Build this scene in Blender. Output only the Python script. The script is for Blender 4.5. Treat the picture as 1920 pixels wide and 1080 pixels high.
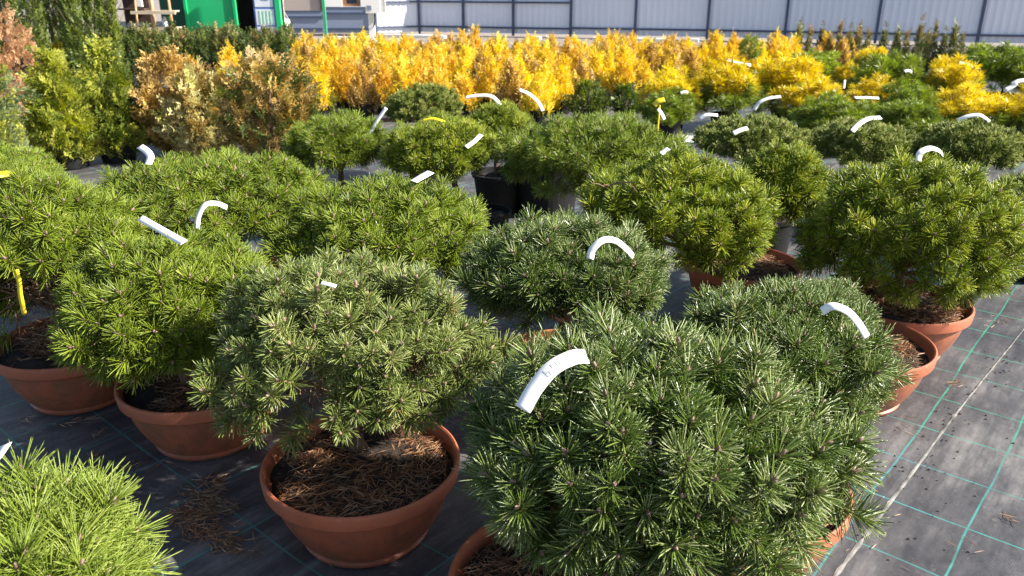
import bpy, math, random
import numpy as np
from mathutils import Vector, Matrix, noise

for o in list(bpy.data.objects):
    bpy.data.objects.remove(o)
scn = bpy.context.scene
COL = scn.collection
rng = np.random.default_rng(7)
random.seed(7)

# ------------------------------------------------------------------ camera
F_PX, CAM_H, PITCH = 1500.0, 1.35, math.radians(21.0)      # for a 1920 px wide picture
cam = bpy.data.cameras.new('camera')
cam.sensor_width = 36.0
cam.lens = 36.0 * F_PX / 1920.0
cam.clip_start, cam.clip_end = 0.05, 2000
cam.dof.use_dof = True
cam.dof.focus_distance = 2.0
cam.dof.aperture_fstop = 8.0
co = bpy.data.objects.new('camera', cam)
co.location = (0, 0, CAM_H)
co.rotation_euler = (math.pi / 2 - PITCH, 0, 0)
COL.objects.link(co)
scn.camera = co

# ------------------------------------------------------------------ light
SUN_AZ, SUN_EL = math.radians(99), math.radians(37)          # azimuth clockwise from the view direction
w = bpy.data.worlds.new('World')
scn.world = w
w.use_nodes = True
nt = w.node_tree
bg = nt.nodes['Background']
sky = nt.nodes.new('ShaderNodeTexSky')
sky.sky_type = 'NISHITA'
sky.sun_disc = False
sky.sun_elevation = SUN_EL
sky.sun_rotation = SUN_AZ
sky.air_density = 1.0
sky.dust_density = 1.5
nt.links.new(sky.outputs[0], bg.inputs[0])
bg.inputs[1].default_value = 0.075
sl = bpy.data.lights.new('sun', 'SUN')
sl.energy = 5.0
sl.angle = math.radians(0.6)
sl.color = (1.0, 0.94, 0.84)
so = bpy.data.objects.new('sun', sl)
sd = Vector((math.sin(SUN_AZ) * math.cos(SUN_EL), math.cos(SUN_AZ) * math.cos(SUN_EL), math.sin(SUN_EL)))
so.rotation_euler = sd.to_track_quat('Z', 'Y').to_euler()
so.location = sd * 30
COL.objects.link(so)
scn.view_settings.view_transform = 'Standard'
scn.view_settings.look = 'None'
scn.view_settings.exposure = 1.5
scn.view_settings.gamma = 1.0
scn.cycles.max_bounces = 6
scn.cycles.diffuse_bounces = 3
scn.cycles.transmission_bounces = 4
scn.cycles.use_denoising = True

# ------------------------------------------------------------------ pixel -> world helpers
FW = np.array([0, math.cos(PITCH), -math.sin(PITCH)])
UP = np.array([0, math.sin(PITCH), math.cos(PITCH)])
RT = np.array([1.0, 0, 0])
CAM = np.array([0, 0, CAM_H])


def ray(px, py):
    return FW + (px - 960) / F_PX * RT - (py - 540) / F_PX * UP


def gp(px, py, z=0.0):                       # point on the horizontal plane z
    d = ray(px, py)
    return CAM + d * ((z - CAM_H) / d[2])


def aty(px, py, y):                          # point on the upright plane Y = y
    d = ray(px, py)
    return CAM + d * (y / d[1])


def depth(P):
    return float((np.asarray(P) - CAM) @ FW)


# ------------------------------------------------------------------ materials
def mat(name):
    m = bpy.data.materials.new(name)
    m.use_nodes = True
    return m, m.node_tree, m.node_tree.nodes['Principled BSDF']


def nd(t, typ, **kw):
    n = t.nodes.new(typ)
    for k, v in kw.items():
        setattr(n, k, v)
    return n


def ramp(t, stops, fac=None):
    r = nd(t, 'ShaderNodeValToRGB')
    e = r.color_ramp.elements
    while len(e) < len(stops):
        e.new(0.5)
    for k, (p, c) in enumerate(stops):
        e[k].position = p
        e[k].color = (*c, 1)
    if fac is not None:
        t.links.new(fac, r.inputs[0])
    return r


def nz(t, scale, detail=4, rough=0.55, vec=None):
    n = nd(t, 'ShaderNodeTexNoise')
    n.inputs['Scale'].default_value = scale
    n.inputs['Detail'].default_value = detail
    n.inputs['Roughness'].default_value = rough
    if vec is not None:
        t.links.new(vec, n.inputs['Vector'])
    return n


def plain(name, col, rough=0.6, var=0.12, scale=6.0, metal=0.0, bump=0.0, spec=0.5):
    m, t, b = mat(name)
    tc = nd(t, 'ShaderNodeTexCoord')
    n = nz(t, scale, 6, 0.6, tc.outputs['Object'])
    lo = tuple(max(0, c * (1 - var)) for c in col)
    hi = tuple(min(1, c * (1 + var)) for c in col)
    r = ramp(t, [(0.3, lo), (0.7, hi)], n.outputs[0])
    t.links.new(r.outputs[0], b.inputs['Base Color'])
    b.inputs['Roughness'].default_value = rough
    b.inputs['Metallic'].default_value = metal
    b.inputs['Specular IOR Level'].default_value = spec
    if bump:
        bp = nd(t, 'ShaderNodeBump')
        bp.inputs['Strength'].default_value = bump
        bp.inputs['Distance'].default_value = 0.01
        n2 = nz(t, scale * 12, 4, 0.6, tc.outputs['Object'])
        t.links.new(n2.outputs[0], bp.inputs['Height'])
        t.links.new(bp.outputs[0], b.inputs['Normal'])
    return m


def leaf(name, stops, rough=0.42, transl=0.25, objvar=0.35, spec=0.5, gain=1.0):
    """foliage: colour from a per-needle random value (attribute tint) plus a per-object random value"""
    if name.startswith('needles'):
        gain = 1.4
    stops = [(p_, tuple(min(.85, c_ * gain) for c_ in col_)) for p_, col_ in stops]
    m, t, b = mat(name)
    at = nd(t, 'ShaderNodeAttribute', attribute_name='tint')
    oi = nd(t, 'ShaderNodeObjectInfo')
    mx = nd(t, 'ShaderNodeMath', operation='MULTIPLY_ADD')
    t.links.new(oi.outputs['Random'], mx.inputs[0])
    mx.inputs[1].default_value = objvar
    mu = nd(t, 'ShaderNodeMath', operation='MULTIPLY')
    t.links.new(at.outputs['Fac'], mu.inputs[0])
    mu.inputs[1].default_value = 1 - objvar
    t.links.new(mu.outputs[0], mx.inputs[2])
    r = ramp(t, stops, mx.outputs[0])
    t.links.new(r.outputs[0], b.inputs['Base Color'])
    b.inputs['Roughness'].default_value = rough
    b.inputs['Specular IOR Level'].default_value = spec
    tr = nd(t, 'ShaderNodeBsdfTranslucent')
    hs = nd(t, 'ShaderNodeHueSaturation')
    hs.inputs['Value'].default_value = 1.5
    hs.inputs['Saturation'].default_value = 1.15
    t.links.new(r.outputs[0], hs.inputs['Color'])
    t.links.new(hs.outputs[0], tr.inputs[0])
    ms = nd(t, 'ShaderNodeMixShader')
    ms.inputs[0].default_value = transl
    t.links.new(b.outputs[0], ms.inputs[1])
    t.links.new(tr.outputs[0], ms.inputs[2])
    t.links.new(ms.outputs[0], t.nodes['Material Output'].inputs[0])
    return m


M = {}
M['deep'] = leaf('needles_deep', [(0.0, (.042, .075, .012)), (0.45, (.085, .132, .020)), (0.75, (.18, .225, .06)), (1.0, (.38, .40, .24))], rough=0.30, spec=0.8)
M['blue'] = leaf('needles_blue', [(0.0, (.060, .090, .020)), (0.45, (.125, .165, .034)), (0.75, (.24, .275, .075)), (1.0, (.40, .41, .21))], rough=0.33, spec=0.7)
M['bright'] = leaf('needles_bright', [(0.0, (.065, .100, .007)), (0.5, (.135, .185, .014)), (0.85, (.24, .29, .032)), (1.0, (.36, .38, .11))], rough=0.36)
M['sunny'] = leaf('needles_yellow_green', [(0.0, (.075, .115, .008)), (0.5, (.17, .22, .013)), (0.85, (.33, .345, .026)), (1.0, (.46, .46, .10))], rough=0.36)
M['long'] = leaf('needles_long', [(0.0, (.085, .125, .014)), (0.5, (.15, .205, .026)), (1.0, (.27, .31, .07))], rough=0.36)
M['compact'] = leaf('needles_compact', [(0.0, (.07, .105, .012)), (0.5, (.15, .185, .024)), (1.0, (.33, .33, .10))], rough=0.45)
M['far_green'] = leaf('needles_far_green', [(0.0, (.055, .085, .010)), (0.5, (.115, .15, .018)), (1.0, (.22, .24, .04))], rough=0.45)
M['gold_needle'] = leaf('gold_needles', [(0.0, (.40, .30, .006)), (0.5, (.62, .48, .01)), (1.0, (.78, .63, .04))], rough=0.45, transl=0.3)
M['thuja_gold'] = leaf('thuja_gold', [(0.0, (.44, .24, .05)), (0.22, (.58, .36, .06)), (0.5, (.68, .48, .05)), (0.8, (.74, .59, .04)), (1.0, (.80, .70, .18))], rough=0.55, transl=0.35, objvar=0.45)
M['thuja_tan'] = leaf('thuja_tan', [(0.0, (.34, .20, .06)), (0.5, (.54, .36, .11)), (1.0, (.70, .55, .22))], rough=0.55, transl=0.3, objvar=0.3)
M['thuja_lime'] = leaf('thuja_lime', [(0.0, (.20, .22, .03)), (0.5, (.36, .38, .05)), (1.0, (.58, .56, .14))], rough=0.5, transl=0.3, objvar=0.1)
M['thuja_brown'] = leaf('thuja_brown', [(0.0, (.17, .10, .03)), (0.5, (.32, .21, .06)), (1.0, (.50, .39, .15))], rough=0.55, transl=0.25, objvar=0.1)
M['thuja_cream'] = leaf('thuja_cream', [(0.0, (.38, .32, .12)), (0.5, (.60, .54, .23)), (1.0, (.76, .72, .42))], rough=0.55, transl=0.25, objvar=0.1)
M['thuja_green'] = leaf('thuja_green', [(0.0, (.06, .095, .014)), (0.5, (.13, .17, .022)), (1.0, (.24, .27, .04))], rough=0.5, objvar=0.3)
M['thuja_dark'] = leaf('thuja_dark', [(0.0, (.03, .055, .014)), (0.5, (.06, .095, .02)), (1.0, (.13, .14, .03))], rough=0.5, objvar=0.3)
M['thuja_blue'] = leaf('thuja_blue', [(0.0, (.08, .12, .05)), (0.5, (.17, .22, .09)), (1.0, (.33, .36, .13))], rough=0.5, objvar=0.1)
M['pink_tan'] = leaf('foliage_pink_tan', [(0.0, (.28, .14, .07)), (0.5, (.50, .29, .15)), (1.0, (.66, .45, .26))], rough=0.6, objvar=0.1)
M['juniper'] = leaf('juniper_bronze', [(0.0, (.10, .13, .035)), (0.5, (.21, .19, .06)), (1.0, (.42, .22, .10))], rough=0.55, objvar=0.4)
M['dry'] = leaf('dry_needles', [(0.0, (.12, .05, .022)), (0.5, (.27, .125, .055)), (1.0, (.45, .27, .14))], rough=0.6, transl=0.1, objvar=0.1)
M['dead'] = leaf('dead_needles', [(0.0, (.13, .07, .04)), (0.5, (.27, .16, .09)), (1.0, (.42, .29, .19))], rough=0.6, transl=0.1, objvar=0.1)
M['bark'] = plain('bark', (.13, .085, .055), 0.85, 0.45, 40, bump=0.6)
M['twig'] = plain('twig', (.17, .105, .06), 0.8, 0.4, 60)
M['bud'] = plain('bud', (.24, .15, .12), 0.6, 0.6, 60)
M['black_plastic'] = plain('black_plastic', (.014, .014, .015), 0.75, 0.3, 8, spec=0.15)
M['tag'] = plain('white_tag_plastic', (.80, .80, .79), 0.45, 0.03, 30)
M['yellow_tag'] = plain('yellow_tag_plastic', (.75, .58, .02), 0.45, 0.06, 30)
M['ink'] = plain('grey_ink', (.16, .16, .18), 0.7, 0.3, 200)
M['panel'] = plain('pale_blue_sheet_metal', (.64, .67, .76), 0.5, 0.04, 0.7)
M['navy'] = plain('navy_steel', (.05, .07, .13), 0.5, 0.15, 3)
M['slate'] = plain('slate_blue_sheet_metal', (.20, .24, .33), 0.5, 0.07, 0.8)
M['green_paint'] = plain('bright_green_paint', (.02, .46, .16), 0.4, 0.15, 1.3)
M['shaded_green'] = plain('shaded_green_paint', (.012, .11, .055), 0.5, 0.2, 1.5)  # shed green with the shade of its left side put into the colour
M['dark_brown'] = plain('dark_brown_timber', (.055, .03, .022), 0.7, 0.35, 5)
M['board_blue'] = plain('blue_frame_paint', (.10, .22, .55), 0.45, 0.1, 4)
M['poster'] = plain('white_poster_print', (.74, .78, .84), 0.5, 0.08, 8)
M['poster_green'] = plain('pale_green_poster_print', (.42, .72, .50), 0.5, 0.1, 8)
M['post_green'] = plain('green_post_paint', (.05, .34, .17), 0.5, 0.12, 4)
M['white_paint'] = plain('white_paint', (.78, .77, .74), 0.6, 0.05, 2)
M['beige'] = plain('beige_render', (.40, .34, .30), 0.85, 0.08, 1.5, bump=0.2)
M['window_wood'] = plain('window_wood', (.28, .13, .06), 0.6, 0.2, 6)
M['pane'] = plain('window_glass_dark', (.07, .10, .13), 0.08, 0.2, 2)
M['wood'] = plain('weathered_pole_wood', (.42, .26, .14), 0.8, 0.3, 12, bump=0.3)
M['pale_wood'] = plain('pale_sawn_wood', (.62, .50, .36), 0.8, 0.15, 8)
M['concrete'] = plain('concrete', (.42, .41, .39), 0.9, 0.15, 6, bump=0.4)
M['bottle'] = plain('pale_bottle_plastic', (.55, .66, .78), 0.3, 0.1, 9)


def terracotta():
    m, t, b = mat('terracotta_plastic')
    tc = nd(t, 'ShaderNodeTexCoord')
    oi = nd(t, 'ShaderNodeObjectInfo')
    n = nz(t, 5, 6, 0.65, tc.outputs['Object'])
    base = ramp(t, [(0.25, (.30, .080, .036)), (0.75, (.42, .130, .066))], n.outputs[0])
    # dried mud and scuffs
    n2 = nz(t, 14, 8, 0.7, tc.outputs['Object'])
    msk = ramp(t, [(0.40, (0, 0, 0)), (0.64, (1, 1, 1))], n2.outputs[0])
    mul = nd(t, 'ShaderNodeMath', operation='MULTIPLY')
    sz = nd(t, 'ShaderNodeSeparateXYZ')
    t.links.new(tc.outputs['Object'], sz.inputs[0])
    zr = nd(t, 'ShaderNodeMapRange')               # splashed mud sticks to the belly, the rolled rim stays clean
    zr.inputs['From Min'].default_value = .165
    zr.inputs['From Max'].default_value = .172
    zr.inputs['To Min'].default_value = .85
    zr.inputs['To Max'].default_value = .18
    t.links.new(sz.outputs['Z'], zr.inputs['Value'])
    t.links.new(msk.outputs[0], mul.inputs[0])
    t.links.new(zr.outputs[0], mul.inputs[1])
    mx = nd(t, 'ShaderNodeMix', data_type='RGBA')
    t.links.new(mul.outputs[0], mx.inputs[0])
    t.links.new(base.outputs[0], mx.inputs[6])
    mx.inputs[7].default_value = (.16, .075, .04, 1)
    n3 = nz(t, 60, 3, 0.6, tc.outputs['Object'])
    sp = ramp(t, [(0.66, (0, 0, 0)), (0.72, (1, 1, 1))], n3.outputs[0])
    mx2 = nd(t, 'ShaderNodeMix', data_type='RGBA')
    mu2 = nd(t, 'ShaderNodeMath', operation='MULTIPLY')
    t.links.new(sp.outputs[0], mu2.inputs[0])
    mu2.inputs[1].default_value = 0.35
    t.links.new(mu2.outputs[0], mx2.inputs[0])
    t.links.new(mx.outputs[2], mx2.inputs[6])
    mx2.inputs[7].default_value = (.40, .24, .17, 1)
    t.links.new(mx2.outputs[2], b.inputs['Base Color'])
    rr = ramp(t, [(0.3, (.42, .42, .42)), (0.7, (.62, .62, .62))], n2.outputs[0])
    t.links.new(rr.outputs[0], b.inputs['Roughness'])
    return m


def soil_mat():
    m, t, b = mat('potting_soil')
    tc = nd(t, 'ShaderNodeTexCoord')
    n = nz(t, 45, 8, 0.75, tc.outputs['Object'])
    r = ramp(t, [(0.3, (.012, .008, .006)), (0.55, (.035, .022, .014)), (0.8, (.10, .06, .035))], n.outputs[0])
    t.links.new(r.outputs[0], b.inputs['Base Color'])
    b.inputs['Roughness'].default_value = 0.95
    bp = nd(t, 'ShaderNodeBump')
    bp.inputs['Strength'].default_value = 1.0
    bp.inputs['Distance'].default_value = 0.02
    t.links.new(n.outputs[0], bp.inputs['Height'])
    t.links.new(bp.outputs[0], b.inputs['Normal'])
    return m


GRID_AZ, GRID = math.radians(40.0), 0.243


def fabric_mat():
    """woven black ground cover with blue-green guide threads, dust and scuffs"""
    m, t, b = mat('woven_ground_fabric')
    tc = nd(t, 'ShaderNodeTexCoord')
    mp = nd(t, 'ShaderNodeMapping')
    mp.inputs['Rotation'].default_value = (0, 0, GRID_AZ)      # x' across, y' along the strips
    t.links.new(tc.outputs['Object'], mp.inputs[0])
    wob = nz(t, 1.6, 2, 0.5, tc.outputs['Object'])
    wv = nd(t, 'ShaderNodeVectorMath', operation='MULTIPLY_ADD')
    t.links.new(wob.outputs['Color'], wv.inputs[0])
    wv.inputs[1].default_value = (.035, .035, 0)
    t.links.new(mp.outputs[0], wv.inputs[2])
    sx = nd(t, 'ShaderNodeSeparateXYZ')
    t.links.new(wv.outputs[0], sx.inputs[0])

    def lines(out, period, off, width):
        a = nd(t, 'ShaderNodeMath', operation='ADD'); a.inputs[1].default_value = off
        t.links.new(out, a.inputs[0])
        p = nd(t, 'ShaderNodeMath', operation='PINGPONG'); p.inputs[1].default_value = period / 2
        t.links.new(a.outputs[0], p.inputs[0])
        l = nd(t, 'ShaderNodeMapRange')
        l.inputs['From Min'].default_value = width
        l.inputs['From Max'].default_value = width * 0.45
        t.links.new(p.outputs[0], l.inputs['Value'])
        return l.outputs[0]
    l1 = lines(sx.outputs['X'], GRID, 0.425, 0.0036)
    l2 = lines(sx.outputs['Y'], GRID, 0.05, 0.0034)
    mxl = nd(t, 'ShaderNodeMath', operation='MAXIMUM')
    t.links.new(l1, mxl.inputs[0]); t.links.new(l2, mxl.inputs[1])
    # thread colour drifts from green to blue over the beds, worn in places
    hue = nz(t, 0.55, 2, 0.5, tc.outputs['Object'])
    tcol = ramp(t, [(0.35, (.03, .24, .15)), (0.52, (.04, .22, .20)), (0.65, (.08, .24, .34))], hue.outputs[0])
    wear = nz(t, 9, 5, 0.6, tc.outputs['Object'])
    wr = ramp(t, [(0.25, (.2, .2, .2)), (0.6, (1, 1, 1))], wear.outputs[0])
    wm = nd(t, 'ShaderNodeMath', operation='MULTIPLY')
    t.links.new(mxl.outputs[0], wm.inputs[0]); t.links.new(wr.outputs[0], wm.inputs[1])
    # base: black weave with pale dust
    d1 = nz(t, 2.2, 9, 0.68, tc.outputs['Object'])
    stre = nd(t, 'ShaderNodeMapping')
    stre.inputs['Scale'].default_value = (9, 1.2, 1)
    t.links.new(mp.outputs[0], stre.inputs[0])
    d2 = nz(t, 2.0, 8, 0.7, stre.outputs[0])
    da = nd(t, 'ShaderNodeMath', operation='MULTIPLY')
    t.links.new(d1.outputs[0], da.inputs[0]); t.links.new(d2.outputs[0], da.inputs[1])
    dust = ramp(t, [(0.13, (.024, .025, .030)), (0.25, (.066, .064, .068)), (0.40, (.17, .162, .158))], da.outputs[0])
    sp = nz(t, 75, 3, 0.5, tc.outputs['Object'])
    spm = ramp(t, [(0.69, (0, 0, 0)), (0.74, (.5, .5, .5))], sp.outputs[0])
    mx0 = nd(t, 'ShaderNodeMix', data_type='RGBA')
    t.links.new(spm.outputs[0], mx0.inputs[0])
    t.links.new(dust.outputs[0], mx0.inputs[6])
    mx0.inputs[7].default_value = (.20, .18, .16, 1)
    mx = nd(t, 'ShaderNodeMix', data_type='RGBA')
    t.links.new(wm.outputs[0], mx.inputs[0])
    t.links.new(mx0.outputs[2], mx.inputs[6])
    t.links.new(tcol.outputs[0], mx.inputs[7])
    t.links.new(mx.outputs[2], b.inputs['Base Color'])
    b.inputs['Roughness'].default_value = 0.48
    b.inputs['Specular IOR Level'].default_value = 0.45
    # weave + wrinkles
    wx = nd(t, 'ShaderNodeTexWave'); wx.inputs['Scale'].default_value = 110; wx.bands_direction = 'X'
    wy = nd(t, 'ShaderNodeTexWave'); wy.inputs['Scale'].default_value = 110; wy.bands_direction = 'Y'
    t.links.new(mp.outputs[0], wx.inputs[0]); t.links.new(mp.outputs[0], wy.inputs[0])
    ad = nd(t, 'ShaderNodeMath', operation='ADD')
    t.links.new(wx.outputs[1], ad.inputs[0]); t.links.new(wy.outputs[1], ad.inputs[1])
    b1 = nd(t, 'ShaderNodeBump'); b1.inputs['Strength'].default_value = 0.25; b1.inputs['Distance'].default_value = 0.002
    t.links.new(ad.outputs[0], b1.inputs['Height'])
    wn = nz(t, 3.5, 5, 0.55, tc.outputs['Object'])
    b2 = nd(t, 'ShaderNodeBump'); b2.inputs['Strength'].default_value = 0.5; b2.inputs['Distance'].default_value = 0.04
    t.links.new(wn.outputs[0], b2.inputs['Height'])
    t.links.new(b1.outputs[0], b2.inputs['Normal'])
    t.links.new(b2.outputs[0], b.inputs['Normal'])
    return m


M['terracotta'] = terracotta()
M['soil'] = soil_mat()
M['fabric'] = fabric_mat()
M['earth'] = plain('bare_earth', (.20, .17, .15), 0.95, 0.3, 2.5, bump=0.6)
M['seam'] = plain('frayed_seam_grey', (.17, .165, .155), 0.85, 0.75, 18)

# ------------------------------------------------------------------ mesh helpers


def tri_mesh(name, V, T, mats, mi=None, tint=None, smooth=False):
    me = bpy.data.meshes.new(name)
    V = np.ascontiguousarray(V, dtype=np.float32)
    T = np.ascontiguousarray(T, dtype=np.int32)
    me.vertices.add(len(V)); me.vertices.foreach_set('co', V.ravel())
    me.loops.add(T.size); me.loops.foreach_set('vertex_index', T.ravel())
    me.polygons.add(len(T)); me.polygons.foreach_set('loop_start', np.arange(0, T.size, 3, dtype=np.int32))
    for m_ in mats:
        me.materials.append(M[m_])
    if mi is not None:
        me.polygons.foreach_set('material_index', np.asarray(mi, dtype=np.int32))
    me.polygons.foreach_set('use_smooth', np.full(len(T), smooth, dtype=bool))
    if tint is not None:
        a = me.attributes.new('tint', 'FLOAT', 'POINT')
        a.data.foreach_set('value', np.asarray(tint, dtype=np.float32))
    me.update(calc_edges=True)
    return me


class MB:
    """collects triangle soups (vertices, triangles, material index, tint)"""

    def __init__(self):
        self.V, self.T, self.I, self.A, self.n = [], [], [], [], 0

    def add(self, V, T, mi=0, tint=0.5):
        V = np.asarray(V, float); T = np.asarray(T, int)
        self.V.append(V); self.T.append(T + self.n)
        self.I.append(np.full(len(T), mi) if np.isscalar(mi) else np.asarray(mi))
        self.A.append(np.full(len(V), tint) if np.isscalar(tint) else np.asarray(tint))
        self.n += len(V)

    def arrays(self):
        return np.concatenate(self.V), np.concatenate(self.T), np.concatenate(self.I), np.concatenate(self.A)

    def mesh(self, name, mats, smooth=False):
        V, T, I, A = self.arrays()
        return tri_mesh(name, V, T, mats, I, A, smooth)

    # shapes
    def box(self, c, s, mi=0, rot=None):
        c = np.asarray(c, float); h = np.asarray(s, float) / 2
        k = np.array([[x, y, z] for z in (-1, 1) for y in (-1, 1) for x in (-1, 1)], float) * h
        if rot is not None:
            k = k @ np.asarray(rot).T
        T = [(0, 2, 3), (0, 3, 1), (4, 5, 7), (4, 7, 6), (0, 1, 5), (0, 5, 4), (2, 6, 7), (2, 7, 3), (0, 4, 6), (0, 6, 2), (1, 3, 7), (1, 7, 5)]
        self.add(k + c, T, mi)

    def tube(self, pts, rad, sides=6, mi=0, cap=True):
        pts = np.asarray(pts, float); rad = np.broadcast_to(np.asarray(rad, float), (len(pts),))
        n = len(pts)
        tan = np.gradient(pts, axis=0)
        tan /= np.linalg.norm(tan, axis=1, keepdims=True) + 1e-9
        ref = np.array([0, 0, 1.0]) if abs(tan[0][2]) < 0.9 else np.array([1.0, 0, 0])
        a = np.cross(tan, ref); a /= np.linalg.norm(a, axis=1, keepdims=True) + 1e-9
        b = np.cross(tan, a)
        ang = np.arange(sides) * 2 * math.pi / sides
        V = pts[:, None] + rad[:, None, None] * (np.cos(ang)[None, :, None] * a[:, None] + np.sin(ang)[None, :, None] * b[:, None])
        V = V.reshape(-1, 3)
        T = []
        for i in range(n - 1):
            for j in range(sides):
                p, q = i * sides + j, i * sides + (j + 1) % sides
                T += [(p, q, q + sides), (p, q + sides, p + sides)]
        if cap:
            V = np.vstack([V, pts[0], pts[-1]])
            for j in range(sides):
                T += [(n * sides, (j + 1) % sides, j), (n * sides + 1, (n - 1) * sides + j, (n - 1) * sides + (j + 1) % sides)]
        self.add(V, T, mi)

    def lathe(self, prof, seg=48, mi=0, wob=0.0, closed=False):
        prof = np.asarray(prof, float)
        ang = np.arange(seg) * 2 * math.pi / seg
        V = np.stack([prof[:, 0][:, None] * np.cos(ang), prof[:, 0][:, None] * np.sin(ang), np.repeat(prof[:, 1][:, None], seg, 1)], -1)
        if wob:
            V[..., :2] *= (1 + wob * np.sin(2 * ang + 0.7) + 0.5 * wob * np.sin(3 * ang))[None, :, None]
        n = len(prof)
        T = []
        for i in range(n - 1):
            for j in range(seg):
                p, q = i * seg + j, i * seg + (j + 1) % seg
                T += [(p, q, q + seg), (p, q + seg, p + seg)]
        self.add(V.reshape(-1, 3), T, mi)


def ribbons(B, D, L, W, curl, tint=None, flat=None, r=rng):
    """needle strips: base points, directions, lengths, widths; 5 verts, 3 triangles each"""
    B = np.asarray(B, float); D = np.asarray(D, float)
    n = len(B)
    D = D / (np.linalg.norm(D, axis=1, keepdims=True) + 1e-9)
    R = r.normal(size=(n, 3)) if flat is None else np.broadcast_to(flat, (n, 3)) + r.normal(size=(n, 3)) * 0.15
    S = np.cross(D, R); S /= np.linalg.norm(S, axis=1, keepdims=True) + 1e-9
    N = np.cross(S, D)
    L = np.broadcast_to(L, (n,))[:, None]; W = np.broadcast_to(W, (n,))[:, None]; curl = np.broadcast_to(curl, (n,))[:, None]
    mid = B + D * L * 0.55 + N * curl * L * 0.18
    tip = B + D * L + N * curl * L * 0.6
    V = np.stack([B - S * W * .32, B + S * W * .32, mid - S * W * .5, mid + S * W * .5, tip], 1).reshape(-1, 3)
    k = np.arange(n)[:, None] * 5
    T = np.stack([k + [0, 1, 3], k + [0, 3, 2], k + [2, 3, 4]], 1).reshape(-1, 3)
    tt = r.random(n) if tint is None else np.broadcast_to(tint, (n,))
    return V, T, np.repeat(tt, 5)


def prisms(B, D, L, W, curl, r=rng):
    """round-ish needles: three-sided prisms with a pointed tip (9 verts+tip, 15 triangles)"""
    n = len(B)
    D = D / np.linalg.norm(D, axis=1, keepdims=True)
    S = np.cross(D, r.normal(size=(n, 3))); S /= np.linalg.norm(S, axis=1, keepdims=True)
    N = np.cross(S, D)
    L = np.broadcast_to(L, (n,))[:, None]; curl = np.broadcast_to(curl, (n,))[:, None]
    rings = []
    for u, wf in ((0, .42), (.5, .5), (.88, .42)):
        c = B + D * L * u + N * curl * L * .6 * u * u
        for k in range(3):
            a = k * 2.0944
            rings.append(c + (S * math.cos(a) + N * math.sin(a)) * W * wf)
    rings.append(B + D * L + N * curl * L * .6)
    V = np.stack(rings, 1).reshape(-1, 3)
    k = np.arange(n)[:, None] * 10
    T = []
    for a in (0, 3):
        for j in range(3):
            p, q = a + j, a + (j + 1) % 3
            T += [[p, q, q + 3], [p, q + 3, p + 3]]
    for j in range(3):
        T.append([6 + j, 6 + (j + 1) % 3, 9])
    T = np.stack([k + t_ for t_ in T], 1).reshape(-1, 3)
    return V, T, np.repeat(r.random(n) ** 1.15, 10)


def obj(name, me, parent=None, m=None):
    o = bpy.data.objects.new(name, me)
    COL.objects.link(o)
    if parent is not None:
        o.parent = parent
    if m is not None:
        o.matrix_basis = m
    return o


def tagp(o, label, cat, group=None):
    o['label'] = label; o['category'] = cat
    if group:
        o['group'] = group
    return o


def thing(name, label, cat, loc=(0, 0, 0), rz=0.0, group=None):
    o = obj(name, None)
    o.empty_display_size = 0.05
    o.location = tuple(float(v) for v in loc); o.rotation_euler = (0, 0, rz)
    return tagp(o, label, cat, group)


def align(d, roll=0.0, s=1.0, loc=(0, 0, 0)):
    q = Vector([float(v) for v in d]).to_track_quat('Z', 'Y')
    return Matrix.Translation([float(v) for v in loc]) @ q.to_matrix().to_4x4() @ Matrix.Rotation(roll, 4, 'Z') @ Matrix.Scale(s, 4)


def npm(m):
    return np.array(m)


def fib(n, seed, th_max=math.pi, r=rng, jit=0.35):
    k = np.arange(n) + 0.5
    cz = 1 - k / n * (1 - math.cos(th_max))
    ph = k * math.pi * (3 - 5 ** 0.5) + seed
    sr = np.sqrt(np.clip(1 - cz ** 2, 0, 1))
    d = np.stack([sr * np.cos(ph), sr * np.sin(ph), cz], 1)
    d += r.normal(size=d.shape) * jit / math.sqrt(n)  * 2
    return d / np.linalg.norm(d, axis=1, keepdims=True)


# ------------------------------------------------------------------ setting: ground
mb = MB()
mb.add([(-60, -20, -.02), (60, -20, -.02), (60, 120, -.02), (-60, 120, -.02)], [(0, 1, 2), (0, 2, 3)])
g = obj('ground', mb.mesh('ground', ['earth'])); g['kind'] = 'structure'

# fabric: a fine sheet with faint wrinkles near the camera
xs = np.linspace(-9, 9, 150); ys = np.linspace(-1.5, 18.3, 180)
X, Y = np.meshgrid(xs, ys)
Z = np.array([[0.006 * noise.noise(Vector((x * 1.7, y * 1.7, 3.1))) - 0.006 for x in xs] for y in ys])
V = np.stack([X, Y, Z], -1).reshape(-1, 3)
n_ = len(xs)
i, j = np.meshgrid(np.arange(len(ys) - 1), np.arange(n_ - 1), indexing='ij')
p = (i * n_ + j).ravel()
T = np.concatenate([np.stack([p, p + 1, p + n_ + 1], 1), np.stack([p, p + n_ + 1, p + n_], 1)])
g = obj('ground_fabric', tri_mesh('ground_fabric', V, T, ['fabric'], smooth=True)); g['kind'] = 'structure'

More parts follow.
